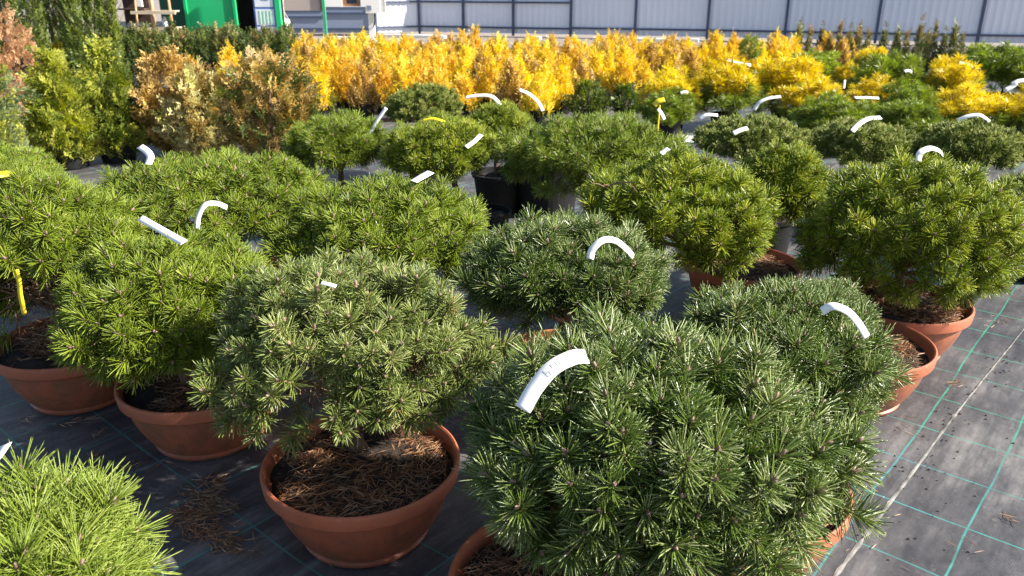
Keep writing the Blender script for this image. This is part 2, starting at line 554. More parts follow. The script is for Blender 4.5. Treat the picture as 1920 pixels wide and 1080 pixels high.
# frayed edge of the overlapping fabric strip (pale line on the right) and a raised fold
sa = gp(1565, 1075); sb = gp(1860, 690)
dirn = (sb - sa) / np.linalg.norm(sb - sa); side = np.array([dirn[1], -dirn[0], 0])
L_ = np.linalg.norm(sb - sa)
mb = MB()
vv, tt = [], []
ns = 90
for k in range(ns):
    u = k / (ns - 1)
    c = sa - dirn * 0.5 + dirn * (L_ + 1.4) * u + side * (0.004 * math.sin(u * 9) + 0.002 * noise.noise(Vector((u * 30, 1, 0))))
    wd = 0.009 * (1 - 0.85 * u) * max(.05, .75 + .9 * noise.noise(Vector((u * 75, 5, 0))))
    z = 0.006 * noise.noise(Vector((c[0] * 1.7, c[1] * 1.7, 3.1))) - 0.006
    vv += [c - side * wd + [0, 0, z + .0015], c + [0, 0, z + .0025], c + side * wd + [0, 0, z + .0015]]
    if k:
        q = 3 * k
        tt += [(q - 3, q - 2, q + 1), (q - 3, q + 1, q), (q - 2, q - 1, q + 2), (q - 2, q + 2, q + 1)]
mb.add(vv, tt)
s_ = obj('seam', mb.mesh('seam', ['seam'])); s_['kind'] = 'structure'

# ------------------------------------------------------------------ pots
RIM_Z = 0.21


def bowl_mesh():
    mb = MB()
    prof = [(0.0, .006), (.150, .006), (.152, .0), (.166, .0), (.170, .010), (.164, .015)]
    for u in np.linspace(0, 1, 10)[1:]:                      # rounded belly
        prof.append((.164 + .064 * math.sin(u * math.pi / 2 * 0.95) ** .85, .015 + .154 * u))
    prof += [(.2285, .1705), (.2455, .1685), (.2490, .1725), (.2525, .2035), (.2505, .2095), (.2460, .2115), (.2415, .2085),
             (.2385, .19), (.224, .15), (.20, .10)]
    mb.lathe(prof, 72, 0, wob=0.004)
    me = mb.mesh('terracotta_bowl', ['terracotta'], smooth=True)
    me.set_sharp_from_angle(angle=math.radians(32))
    return me


def soil_mesh(R=.2375, z0=.17, amp=.022, seed=0):
    rings, seg = 16, 56
    V = [(0, 0, z0 + amp)]; T = []
    for a in range(1, rings + 1):
        r_ = R * a / rings
        for b_ in range(seg):
            th = b_ * 2 * math.pi / seg
            x, y = r_ * math.cos(th), r_ * math.sin(th)
            z = z0 + amp * (1 - (r_ / R) ** 3) + 0.014 * noise.noise(Vector((x * 14, y * 14, seed))) + 0.006 * noise.noise(Vector((x * 50, y * 50, seed)))
            V.append((x, y, z))
    for b_ in range(seg):
        T.append((0, 1 + b_, 1 + (b_ + 1) % seg))
    for a in range(rings - 1):
        for b_ in range(seg):
            p = 1 + a * seg + b_; q = 1 + a * seg + (b_ + 1) % seg
            T += [(p, p + seg, q + seg), (p, q + seg, q)]
    return np.array(V), np.array(T)


def litter_arr(n, R, zfun, ln=.045, seed=1, clump=6.0, centre=(0, 0), thr=-0.16):
    r = np.random.default_rng(seed)
    B, D = [], []
    while len(B) < n:
        a, q = r.random() * 6.283, math.sqrt(r.random()) * R
        x, y = q * math.cos(a), q * math.sin(a)
        if noise.noise(Vector((x * clump, y * clump, seed * 3.3))) < thr + r.normal() * 0.12:
            continue
        th = r.random() * 6.283
        l = ln * (0.5 + 0.6 * r.random())
        d = np.array([math.cos(th), math.sin(th), r.normal() * 0.12])
        e = np.array([x, y]) + d[:2] * l
        if np.hypot(*e) > R * 1.02:
            continue
        B.append((centre[0] + x, centre[1] + y, zfun(x, y) + 0.003 + abs(r.normal()) * 0.006)); D.append(d)
    n = len(B)
    return ribbons(np.array(B), np.array(D), ln * (0.5 + 0.6 * r.random(n)), .0021, r.normal(size=n) * 0.25, r=r)


ME_BOWL = bowl_mesh()
SOILS, LITTERS = [], []
for k in range(3):
    V, T = soil_mesh(seed=k * 5.1)
    SOILS.append(tri_mesh('soil', V, T, ['soil'], smooth=True))
    zf = lambda x, y, k=k: .17 + .022 * (1 - (math.hypot(x, y) / .2375) ** 3) + 0.014 * noise.noise(Vector((x * 14, y * 14, k * 5.1)))
    lm = MB(); lm.add(*litter_arr([2400, 1900, 2100][k], .232, zf, seed=11 + k)[:2], 0, 0.5)
    V, T, I, A = lm.arrays()
    A = np.repeat(np.random.default_rng(k).random(len(V) // 5), 5)
    LITTERS.append(tri_mesh('litter', V, T, ['dry'], I, A))


def black_pot_mesh(R, h):
    mb = MB()
    mb.lathe([(0, .003), (R * .80, .003), (R * .82, 0), (R * .98, h * .90), (R * 1.05, h * .905), (R * 1.06, h), (R * 1.0, h), (R * .94, h * .72)], 40)
    return mb.mesh('black_pot', ['black_plastic'], smooth=False)


BLACK_POTS = {}


def black_pot(parent, R, h):
    key = (round(R, 2), round(h, 2))
    if key not in BLACK_POTS:
        V, T = soil_mesh(R * .95, h * .84, .015, seed=9)
        BLACK_POTS[key] = (black_pot_mesh(*key), tri_mesh('soil', V, T, ['soil'], smooth=True))
    a, b = BLACK_POTS[key]
    p = obj('pot', a, parent)
    obj('soil', b, p)
    return p


# ------------------------------------------------------------------ pine shoots
SPECIES = {  # needle length, stem length, needles, needle width, material
    'deep': (.058, .060, 108, .0021, 'deep'),
    'blue': (.043, .050, 96, .0019, 'blue'),
    'bright': (.052, .055, 100, .0022, 'bright'),
    'sunny': (.052, .055, 100, .0024, 'sunny'),
    'long': (.078, .075, 120, .0022, 'long'),
    'compact': (.028, .038, 70, .0026, 'compact'),
}


def shoot_arr(sp, r, wmul=1.0, nmul=1.0, bud=True, solid=False):
    ln, st, n, wd, _ = SPECIES[sp]
    n = int(n * nmul)
    mb = MB()
    lean = r.normal(size=2) * 0.12
    us = np.linspace(0, 1, 4)
    pts = np.stack([lean[0] * st * us ** 2, lean[1] * st * us ** 2, st * us], 1)
    mb.tube(pts, [.0026, .0024, .0022, .0018], 4, 1)
    t = np.sort(r.random(n)) ** 0.75
    t = 0.12 + 0.88 * t
    az = np.arange(n) * 2.39996 + r.normal(size=n) * 0.4
    ang = np.radians(86 - 54 * t ** 1.8 + r.normal(size=n) * 9)
    B = np.stack([lean[0] * st * t ** 2, lean[1] * st * t ** 2, st * t], 1)
    D = np.stack([np.sin(ang) * np.cos(az), np.sin(ang) * np.sin(az), np.cos(ang)], 1)
    L = ln * (0.78 + 0.32 * r.random(n)) * (1.0 - 0.12 * t)
    V, T, A = (prisms if solid else ribbons)(B, D, L, wd * wmul, r.normal(size=n) * 0.12, r=r)
    mb.add(V, T, 0, A)
    bs = min(1.0, ln / .046) * .9
    if bud:
        nb = 1 + r.integers(1, 4)
        for b_ in range(nb):
            if b_ == 0:
                c = pts[-1]; d = np.array([0, 0, 1.0]); s = (.014 + .006 * r.random()) * bs
            else:
                a = r.random() * 6.28; d = np.array([math.cos(a) * .6, math.sin(a) * .6, .8]); c = pts[-1] - [0, 0, .002]; s = (.010 + .004 * r.random()) * bs
            q = np.linspace(0, 1, 4)[:, None]
            mb.tube(c + d * s * q, bs * np.array([.0028, .0048, .0036, .001]) * (1 if b_ == 0 else .75), 5, 2)
    return mb.arrays()


SHOOTS = {}
for sp in SPECIES:
    SHOOTS[sp] = []
    for k in range(5):
        r = np.random.default_rng(100 + k * 7 + len(sp))
        V, T, I, A = shoot_arr(sp, r, solid=True)
        SHOOTS[sp].append(tri_mesh('shoot_' + sp, V, T, [SPECIES[sp][4], 'twig', 'bud'], I, A, smooth=True))
FILL = {sp: [shoot_arr(sp, np.random.default_rng(300 + k), 1.3, 0.55, False) for k in range(3)] for sp in SPECIES}


def lump(d, seed, amp):
    return 1 + amp * noise.noise(Vector((d[0] * 1.9 + seed, d[1] * 1.9, d[2] * 1.9))) + amp * 0.45 * noise.noise(Vector((d[0] * 4.3, d[1] * 4.3 + seed, d[2] * 4.3)))


PINES = {}


def ell_from_box(box, yc, rz=None, ryf=0.92):
    x0, x1, y0, y1 = box
    C = aty((x0 + x1) / 2, (y0 + y1) / 2, yc)
    t = depth(C)
    rx = (x1 - x0) / 2 * t / F_PX
    ry = rx * ryf
    s = (y1 - y0) / 2 * t / F_PX
    phi = math.atan2(CAM_H - C[2], yc)
    if rz is None:
        rz = math.sqrt(max(s * s - (ry * math.sin(phi)) ** 2, (0.35 * s) ** 2)) / math.cos(phi)
    return C, np.array([rx, ry, rz])


def pine(key, label, box, yc, sp, n, pot, rz=None, th=112, amp=.24, scale=1.0, pot_xy=None, pot_r=.16, pot_h=.24, fill=130, dead=0, gaps=(), ryf=.92):
    """a potted dwarf pine: pot > soil, trunk, crown (branch frame) > shoot"""
    C, R = ell_from_box(box, yc, rz, ryf)
    seed = sum(ord(c) for c in key) * 0.37
    r = np.random.default_rng(int(seed * 1000) % 99991)
    base = np.array([*(pot_xy if pot_xy is not None else C[:2]), 0.0])
    root = thing('potted_pine', label, 'pine', base, 0, 'dwarf pines in pots')
    if pot == 'bowl':
        rz0 = r.random() * 6.28
        p = obj('pot', ME_BOWL, root, Matrix.Rotation(rz0, 4, 'Z'))
        k = int(r.integers(0, 3))
        s = obj('soil', SOILS[k], p)
        l = obj('litter', LITTERS[k], p); l['kind'] = 'stuff'
        z0 = .19
    else:
        black_pot(root, pot_r, pot_h)
        z0 = pot_h * .84
    c = C - base                                   # crown centre in the plant's own space
    ln, st = SPECIES[sp][0] * scale, SPECIES[sp][1] * scale
    Rs = np.maximum(R - ln * 0.95, R * 0.55)
    PINES[key] = (C, R)
    # directions of the shoots
    dirs = fib(n, seed, math.radians(th), r)
    keep = []
    for d in dirs:
        ok = not (noise.noise(Vector((d[0] * 3.1 + seed * 2, d[1] * 3.1, d[2] * 3.1))) < -.30 and r.random() < .75)
        for gx, gy, gz, gr in gaps:
            if np.dot(d, np.array([gx, gy, gz]) / np.linalg.norm([gx, gy, gz])) > gr:
                ok = False
        if ok:
            keep.append(d)
    tips = []
    for d in keep:
        f = lump(d, seed, amp)
        f += -.16 * r.random() ** 2 + (.10 * r.random() if r.random() < .18 else 0)
        nrm = d / (Rs / Rs.max()); nrm /= np.linalg.norm(nrm)
        ax = nrm * 0.85 + np.array([0, 0, 0.42]) + r.normal(size=3) * 0.2
        ax /= np.linalg.norm(ax)
        tip = c + d * Rs * f
        tips.append((tip - ax * st, ax, d))
    # limbs: trunk, main limbs, twigs to every shoot
    top = c + np.array([0, 0, -0.35 * Rs[2]])
    top[2] = max(top[2], z0 + .05)
    off = c[:2] * .75
    off *= min(1.0, (.12 if pot == 'bowl' else pot_r * .5) / (np.linalg.norm(off) + 1e-6))
    bx = np.array([off[0] + r.normal() * .01, off[1] + r.normal() * .01, z0 - .02])
    us = np.linspace(0, 1, 6)[:, None]
    tp = bx + (top - bx) * us + np.array([[r.normal() * .012, r.normal() * .012, 0]]) * np.sin(us * math.pi)
    tr = MB()
    tr.tube(tp, np.linspace(.026, .017, 6) * (1.0 if pot == 'bowl' else .8), 9)
    obj('trunk', tr.mesh('trunk', ['bark'], True), root)
    cr = MB()
    nl = 16
    ld = fib(nl, seed + 1, math.radians(105), r)
    ends = c + ld * Rs * 0.55
    for e in ends:
        b0 = tp[-1] - (tp[-1] - tp[-3]) * r.random()
        mid = (b0 + e) / 2 + np.array([0, 0, -.02]) + r.normal(size=3) * .012
        cr.tube([b0, mid, e], [.010, .008, .006], 5, 0, False)
    for tb, ax, d in tips:
        e = ends[np.argmin(np.linalg.norm(ends - tb, axis=1))]
        b0 = e + r.normal(size=3) * .008
        mid = (b0 + tb) / 2 - ax * .012 + r.normal(size=3) * .006
        cr.tube([b0, mid, tb], [.0042, .0034, .0026], 3, 0, False)
    crown = obj('crown', cr.mesh('crown', ['twig'], True), root)
    vs = SHOOTS[sp]
    for tb, ax, d in tips:
        obj('shoot', vs[r.integers(0, len(vs))], crown, align(ax, r.random() * 6.28, scale * (0.90 + 0.36 * r.random()), tb))
    # older foliage inside, its tint lowered to paint in the shade between tufts
    if fill:
        fm = MB()
        for d in fib(fill, seed + 2, math.radians(th - 6), r):
            skip = any(np.dot(d, np.array([gx, gy, gz]) / np.linalg.norm([gx, gy, gz])) > gr for gx, gy, gz, gr in gaps)
            if skip:
                continue
            ax = d * .9 + np.array([0, 0, .25]) + r.normal(size=3) * .3
            ax /= np.linalg.norm(ax)
            m4 = npm(align(ax, r.random() * 6.28, scale * .95, c + d * Rs * lump(d, seed, amp) * (0.60 + .26 * r.random()) - ax * st * .5))
            V, T, I, A = FILL[sp][r.integers(0, 3)]
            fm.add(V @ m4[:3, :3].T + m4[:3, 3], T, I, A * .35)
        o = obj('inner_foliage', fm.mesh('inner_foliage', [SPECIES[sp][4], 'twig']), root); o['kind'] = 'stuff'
    if dead:
        dm = MB()
        k = dead
        dd = r.normal(size=(k, 3)); dd /= np.linalg.norm(dd, axis=1, keepdims=True)
        B = c + dd * Rs * (0.25 + .45 * r.random((k, 1))) + np.array([0, 0, -.3 * Rs[2]])
        B[:, 2] = np.maximum(B[:, 2], z0 + .03)
        D = r.normal(size=(k, 3)) + np.array([0, 0, -.3])
        V, T, A = ribbons(B, D, .035 + .015 * r.random(k), .002, r.normal(size=k) * .3, r=r)
        dm.add(V, T, 0, A)
        o = obj('dead_needles', dm.mesh('dead_needles', ['dead']), root); o['kind'] = 'stuff'
    return root


def rim(px, py):
    return gp(px, py, RIM_Z)[:2]


# the block of pines in terracotta bowls
pine('P1', 'bright green pine in terracotta bowl with bare brown branches and a yellow tie', (-70, 300, 320, 700), 2.48, 'bright', 250, 'bowl', pot_xy=rim(138, 632), th=124, dead=1800, gaps=[(-.15, -1, -.35, .80)])
pine('P2', 'low spreading pine in terracotta bowl beneath a straight white tag', (118, 556, 420, 730), 2.18, 'bright', 290, 'bowl', pot_xy=rim(381, 700), th=128, dead=200)
pine('P3', 'grey green pine with short needles on bare trunk above needle-strewn terracotta bowl', (392, 918, 458, 855), 1.83, 'blue', 300, 'bowl', pot_xy=rim(678, 858), th=124, amp=.24, dead=900, gaps=[(.15, -1, -1.0, .92), (-.2, -1, -.15, .972)])
pine('P4', 'largest dark green pine with glossy needles and long curled white tag', (845, 1580, 562, 1120), 1.42, 'deep', 300, 'bowl', pot_xy=rim(1070, 1085), th=126, fill=280, dead=300)
pine('P5', 'dark green pine in sunlit terracotta bowl between largest pine and fabric path', (1235, 1675, 508, 850), 1.70, 'deep', 240, 'bowl', pot_xy=rim(1395, 900), th=116, scale=.85, fill=130)
pine('P6', 'small pine leaning aside in terracotta bowl of bare sunlit litter', (1430, 1640, 512, 655), 2.44, 'deep', 120, 'bowl', pot_xy=rim(1605, 635), scale=.8, fill=60)
pine('P7', 'bushy yellow green pine overhanging sunlit terracotta bowl beside the fabric path', (1498, 1912, 276, 612), 2.90, 'sunny', 300, 'bowl', pot_xy=rim(1690, 560), th=120, fill=170, amp=.12)
pine('H', 'dark green pine half covering terracotta bowl, a fallen dry twig on it', (1085, 1468, 276, 545), 3.02, 'sunny', 290, 'bowl', pot_xy=rim(1392, 490), th=122, fill=150)
pine('G', 'rounded glossy pine behind largest pine, carrying an arched white tag', (856, 1262, 382, 650), 2.32, 'deep', 280, 'bowl', th=112, scale=.9)
pine('F', 'wide bright pine with a short square white tag on its crest', (508, 942, 314, 580), 2.80, 'bright', 290, 'bowl', th=112)
pine('E', 'widest low pine mound with two white tags, beside the thuja row', (168, 622, 266, 520), 3.18, 'bright', 300, 'bowl', th=108, scale=1.05)
pine('U', 'long needled pale green pine by the needle pile on the fabric', (-300, 318, 858, 1400), 1.02, 'long', 170, 'bowl', th=100, scale=.82, fill=110, amp=.22)
# pines in black pots behind
pine('J', 'dense tall pine bulging over a large black pot', (935, 1292, 203, 392), 4.0, 'bright', 300, 'black', pot_xy=gp(1025, 395)[:2], pot_r=.21, pot_h=.34, th=118, scale=1.05, fill=150)
pine('I', 'yellow topped pine in black pot beside pine with fallen twig', (1372, 1558, 262, 455), 3.5, 'sunny', 190, 'black', pot_xy=gp(1430, 470)[:2], pot_r=.15, pot_h=.2, th=120, fill=90)
pine('K', 'two tiered pine with a leaning white tag beside dark thuja', (533, 728, 203, 340), 4.4, 'bright', 190, 'black', th=125, fill=90)
pine('L', 'round pine crown on a bare dark stem, yellow strip on top', (713, 938, 213, 350), 4.2, 'sunny', 220, 'black', pot_xy=(-.16, 4.15), pot_r=.15, pot_h=.2, th=128, fill=100)
pine('M', 'smooth rounded green pine dome in front of golden thujas', (723, 874, 157, 248), 5.7, 'compact', 210, 'black', th=115, scale=1.2, fill=80)
pine('N', 'small yellowish pine under two curling white tags', (862, 1008, 190, 300), 4.9, 'sunny', 150, 'black', th=115, fill=70)
pine('O', 'flat topped compact pine with short needles and two white tags', (1296, 1522, 213, 315), 4.6, 'compact', 300, 'black', th=112, fill=110, scale=1.25)
pine('Q', 'compact pine mound with curled white tag behind bushy yellow green pine', (1512, 1708, 219, 325), 4.5, 'compact', 300, 'black', th=118, fill=110, amp=.22, scale=1.25)
pine('R', 'dark compact pine with tiered branches and long pale tag', (1722, 1908, 223, 335), 4.3, 'compact', 300, 'black', th=118, fill=110, amp=.25, scale=1.25)
pine('S', 'low compact pine at the fabric path behind bushy yellow green pine', (1848, 2070, 316, 450), 3.7, 'compact', 220, 'black', th=112, fill=90, scale=1.2)
pine('T', 'bright pine mound with a yellow label beside blue green cypress', (-180, 108, 272, 380), 3.8, 'bright', 200, 'black', th=110)

# ------------------------------------------------------------------ thujas and other background plants


def spray_arr(r, L=.13, lobes=9, wd=.007, sub=False, droop=.25):
    """one flattened fan of scale leaves: a rachis with side lobes, growing along +Z in the XZ plane"""
    B, D, Ls, W = [], [], [], []
    us = np.linspace(.12, .96, lobes)
    for s in (-1, 1):
        for u in us:
            uu = u + r.normal() * .02
            b = np.array([0, droop * L * uu ** 2, L * uu])
            a = math.radians(48 - 18 * u + r.normal() * 7) * s
            d = np.array([math.sin(a), .25 * r.normal(), math.cos(a)])
            l = L * (.52 - .36 * u) * (.8 + .4 * r.random())
            B.append(b); D.append(d); Ls.append(l); W.append(wd)
            if sub:
                for q in (.35, .65):
                    a2 = a + (r.choice([-1, 1])) * .7
                    B.append(b + d * l * q); D.append([math.sin(a2), .2 * r.normal(), math.cos(a2)]); Ls.append(l * .5); W.append(wd * .9)
    B.append([0, 0, 0]); D.append([0, droop * .6, 1]); Ls.append(L); W.append(wd * .8)
    return ribbons(np.array(B), np.array(D), np.array(Ls), np.array(W), r.normal(size=len(B)) * .15, flat=np.array([0, 1.0, 0]), r=r)


def thuja_mesh(name, mats, h, R, n, seed, prof='egg', L=.13, lobes=7, wd=.008, sub=False, upw=.75, pick=None, trunk=True, z0=.0, rag=.14):
    """crown mesh: sprays through the outer shell of an egg, cone or column"""
    r = np.random.default_rng(seed)
    mb = MB()
    sp = [spray_arr(r, L, lobes, wd, sub) for _ in range(5)]
    k = 0
    while k < n:
        u = r.random()
        if prof == 'egg':
            rad = math.sin(math.pi * min(1, (u * .90 + .12))) ** .75 * (1 - .30 * u)
        elif prof == 'cone':
            rad = (1 - u) ** .85 * (0.55 + .45 * min(1, u / .18))
        else:
            rad = min(1, (1 - u) * 3.2) ** .7 * (.75 + .25 * min(1, u * 4))
        if r.random() > rad + .12:
            continue
        th = r.random() * 6.283
        lum = 1 + rag * noise.noise(Vector((math.cos(th) * 1.7 + seed, math.sin(th) * 1.7, u * 4.0))) * 2
        rr = R * rad * lum * (.55 + .45 * r.random() ** .5)
        P = np.array([rr * math.cos(th), rr * math.sin(th), z0 + h * u * lum ** .5])
        out = np.array([math.cos(th), math.sin(th), 0])
        ax = out * (1 - upw) * 1.3 + np.array([0, 0, upw]) + r.normal(size=3) * .22
        m4 = npm(align(ax, r.random() * 6.283, .75 + .5 * r.random(), P - ax * L * .45))
        V, T, A = sp[r.integers(0, 5)]
        mi = 0
        if pick is not None:
            mi = pick(u, rr / (R + 1e-6), r, th)
        A = np.clip(A * .45 + .55 * r.random(), 0, 1)
        mb.add(V @ m4[:3, :3].T + m4[:3, 3], T, mi, A)
        k += 1
    return mb.mesh(name, mats)


def stem_mesh(h, rad=.018, z0=0.0):
    mb = MB()
    r = np.random.default_rng(int(h * 1000))
    us = np.linspace(0, 1, 6)
    mb.tube(np.stack([.02 * np.sin(us * 5), .015 * np.cos(us * 4), z0 + h * us], 1), rad * (1 - .75 * us), 7)
    for k in range(8):
        u = .25 + .6 * r.random(); a = r.random() * 6.28; l = h * .22 * (1.2 - u)
        b = np.array([.02 * math.sin(u * 5), .015 * math.cos(u * 4), z0 + h * u])
        mb.tube([b, b + [l * .6 * math.cos(a), l * .6 * math.sin(a), l * .5], b + [l * math.cos(a), l * math.sin(a), l * 1.1]], [rad * .35, rad * .25, rad * .12], 4, 0, False)
    return mb.mesh('trunk', ['bark'], True)


def shrub(name, label, cat, loc, crown_me, trunk_me, pot=None, rz=0.0, s=(1, 1, 1), group=None):
    t = thing(name, label, cat, loc, rz, group)
    if pot:
        black_pot(t, *pot)
    c = obj('crown', crown_me, t); c.scale = s
    b = obj('trunk', trunk_me, t); b.scale = (1, 1, s[2])
    return t


def w_at(px0, px1, P):
    return (px1 - px0) / 2 * depth(P) / F_PX


def place(x0, x1, ytop, ybase):
    """ground point, half width and height of an upright plant from its picture extent"""
    P = gp((x0 + x1) / 2, ybase)
    top = aty((x0 + x1) / 2, ytop, P[1])
    return P, w_at(x0, x1, P), top[2]


mixA = lambda u, q, r, th: int(r.random() < .25 + .5 * (1 - u))
# the mixed thujas at the end of the pine block
SPEC = [
    ('thuja', 'lime green upright thuja with feathery sprays beside pink tan cypress', 66, 205, 78, 312, ['thuja_lime', 'thuja_green'], 'cone', lambda u, q, r, th: int(r.random() < .22), 620),
    ('thuja', 'olive green pointed thuja between lime green and golden brown thujas', 150, 298, 68, 300, ['thuja_lime', 'thuja_green'], 'cone', lambda u, q, r, th: int(r.random() < .55), 640),
    ('thuja', 'golden brown broad thuja behind the cream tipped thuja', 262, 420, 92, 290, ['thuja_tan', 'thuja_brown'], 'egg', lambda u, q, r, th: int(r.random() < .5), 640),
    ('thuja', 'cream tipped thuja with bleached drooping sprays near its base', 322, 466, 122, 300, ['thuja_cream', 'thuja_brown', 'thuja_lime'], 'egg', lambda u, q, r, th: int(r.random() * 2.4) if u > .35 else int(r.random() < .4), 620),
    ('thuja', 'dark brown winter-burnt thuja standing in low black pot', 428, 608, 92, 295, ['thuja_brown', 'thuja_tan', 'thuja_dark'], 'egg', lambda u, q, r, th: [0, 0, 0, 1, 2, 2][int(r.random() * 6)], 680),
    ('cypress', 'blue green cypress speckled yellow, next to yellow labelled pine', -150, 66, 50, 350, ['thuja_blue', 'thuja_lime'], 'egg', lambda u, q, r, th: int(r.random() < .18), 640),
    ('cypress', 'feathery pink tan cypress behind blue green cypress', -20, 140, 22, 262, ['pink_tan'], 'egg', None, 800),
]
for k, (nm, lab, x0, x1, yt, yb, mats, prof, pk, n) in enumerate(SPEC):
    P, R, h = place(x0, x1, yt, yb)
    fine = 'pink_tan' in mats
    me = thuja_mesh('crown', mats, h * .84, R * (1.06 if 'thuja_brown' in mats else .92), n, 50 + k, prof, L=.15 if not fine else .10, lobes=7, wd=.0085 if not fine else .005, sub=True, upw=.6, pick=pk, z0=.07, rag=.2)
    shrub(nm, lab, nm, P, me, stem_mesh(h * .8), (.15, .16) if not fine else (.16, .2), rz=k)

# golden thujas: the field of small plants
GOLD = []
for k in range(5):
    pk = lambda u, q, r, th: int(r.random() < max(.02, .75 - 2.2 * u) * .9)
    GOLD.append(thuja_mesh('crown', ['thuja_gold', 'thuja_green'], .56, .20, 230, 80 + k, ['cone', 'cone', 'egg', 'cone', 'cone'][k], L=.15, lobes=5, wd=.012, upw=.93, pick=pk, z0=.13, rag=.25))
TAN = [thuja_mesh('crown', ['thuja_gold', 'thuja_tan', 'thuja_brown'], .56, .19, 230, 90 + k, 'cone', L=.15, lobes=5, wd=.012, upw=.93, pick=lambda u, q, r, th: [0, 1, 1, 2][int(r.random() * 4)] if u > .25 else 2, z0=.13, rag=.25) for k in range(2)]
ST = stem_mesh(.45, .014)
r = np.random.default_rng(5)
LIM = [(-500, 185), (250, 172), (470, 195), (600, 235), (1040, 238), (1080, 205), (1200, 190), (1300, 165), (1480, 150), (1600, 135), (1740, 125)]
cnt = 0
for row in range(14):
    y = 8.0 + row * .43
    for col_ in range(46):
        x = -7.6 + col_ * .39 + (row % 2) * .195
        xx, yy = x + r.normal() * .05, y + r.normal() * .05 + .10 * x * 0
        d = np.array([xx, yy, 0]) - CAM
        z_ = d @ FW
        px, py = 960 + F_PX * d[0] / z_, 540 - F_PX * (d @ UP) / z_
        lim = np.interp(px, [a for a, _ in LIM], [b for _, b in LIM])
        if px < 268 or px > 1735 or py > lim or (px < 560 and yy > 10.4) or yy > 13.4:
            continue
        s = .80 + .2 * r.random()
        shrub('golden_thuja', 'small bronze tan thuja among the golden ones in the field' if (tan := r.random() < (.35 if yy > 10.5 else .18)) else 'small golden orange thuja in the dense field of golden thujas', 'thuja', (xx, yy, 0), TAN[int(r.integers(0, 2))] if tan else GOLD[int(r.integers(0, 5))], ST, (.11, .16), r.random() * 6.28,
              (s * .98, s * .98, s * (.74 + .2 * r.random())), 'bronze thujas in the field' if tan else 'golden thujas in the field')
        cnt += 1
print('golden thujas', cnt)
# dark green thujas at the edge of the golden field
DK = thuja_mesh('crown', ['thuja_dark', 'thuja_green'], .40, .20, 170, 95, 'egg', L=.13, lobes=5, wd=.014, upw=.7, pick=lambda u, q, r, th: int(r.random() < .3), z0=.1)
for x0, x1, yt, yb in [(1058, 1142, 148, 228), (1140, 1206, 155, 225)]:
    P, R, h = place(x0, x1, yt, yb)
    shrub('dark_thuja', 'dark green thuja by the golden field ' + ('behind dense tall pine' if x0 < 1100 else 'nearest the yellow flag label'), 'thuja', P, DK, ST, (.11, .14), x0, (R / .2, R / .2, h / .55), 'dark green thujas before the golden field')

# row of tall columnar thujas in the corner
COLM = [thuja_mesh('crown', ['thuja_green', 'thuja_dark'], 1.75, .125, 520, 120 + k, 'column', L=.14, lobes=5, wd=.014, upw=.88, pick=lambda u, q, r, th: int(r.random() < .25), z0=.12, rag=.12) for k in range(3)]
STC = stem_mesh(1.5, .02)
for k, (px, pb) in enumerate([(-18, 128), (12, 150), (48, 132), (88, 150), (122, 128), (155, 148), (190, 130), (222, 146), (-60, 140)]):
    shrub('columnar_thuja', 'tall green columnar thuja in the row beside the wooden rack', 'thuja', gp(px, pb), COLM[k % 3], STC, (.14, .2), k * 1.3, (1, 1, .95 + .1 * (k % 3)), 'tall columnar thujas')
# low nursery row in front of the shed
LOWM = [thuja_mesh('crown', ['thuja_dark', 'thuja_green', 'juniper'], .52, .12, 130, 140 + k, 'column', L=.13, lobes=4, wd=.013, upw=.92, pick=lambda u, q, r, th: [0, 0, 1, 2][int(r.random() * 4)] if u > .4 else 0, z0=.08, rag=.2) for k in range(4)]
STL = stem_mesh(.45, .01)
for row in range(2):
    for k in range(24):
        px = 128 + k * 18 + row * 9 + r.normal() * 3
        P = gp(px, 136 - row * 9 - 7 * k / 24)
        shrub('low_thuja', 'short upright dark green thuja in the row before the green shed', 'thuja', P, LOWM[(k + row) % 4], STL, (.1, .12), k * .7, (1, 1, .85 + .3 * r.random()), 'short thujas before the shed')
# yellow globe by the columnar thujas
P, R, h = place(78, 128, 74, 145)
shrub('yellow_thuja', 'bright yellow globe thuja in front of tall columnar thujas', 'thuja', P,
      thuja_mesh('crown', ['gold_needle', 'thuja_green'], h * .85, R, 170, 160, 'egg', L=.12, lobes=5, wd=.014, upw=.7, pick=lambda u, q, r, th: int(r.random() < .2), z0=.08), ST, (.12, .12))

# slim junipers before the pale fence
JUN = [thuja_mesh('crown', ['juniper', 'thuja_dark'], .95, .10, 170, 170 + k, 'cone', L=.13, lobes=4, wd=.012, upw=.93, pick=lambda u, q, r, th: int(r.random() < .7 - .5 * u), z0=.1, rag=.2) for k in range(3)]
STJ = stem_mesh(.8, .012)
for k, (px, yt) in enumerate([(1490, 36), (1510, 52), (1533, 48), (1548, 62), (1565, 44), (1583, 52), (1600, 42), (1618, 58), (1648, 50), (1672, 50), (1690, 60), (1712, 38), (1728, 55), (1742, 44), (1760, 58), (1778, 42), (1792, 66)]):
    P = gp(px, 128 + (k * 7) % 13)
    h = aty(px, yt, P[1])[2]
    shrub('juniper', 'slim bronze green juniper in the row before the pale blue fence', 'juniper', P, JUN[k % 3], STJ, (.11, .16), k, (1, 1, h / 1.05), 'slim junipers before the fence')

# ------------------------------------------------------------------ small pines further back


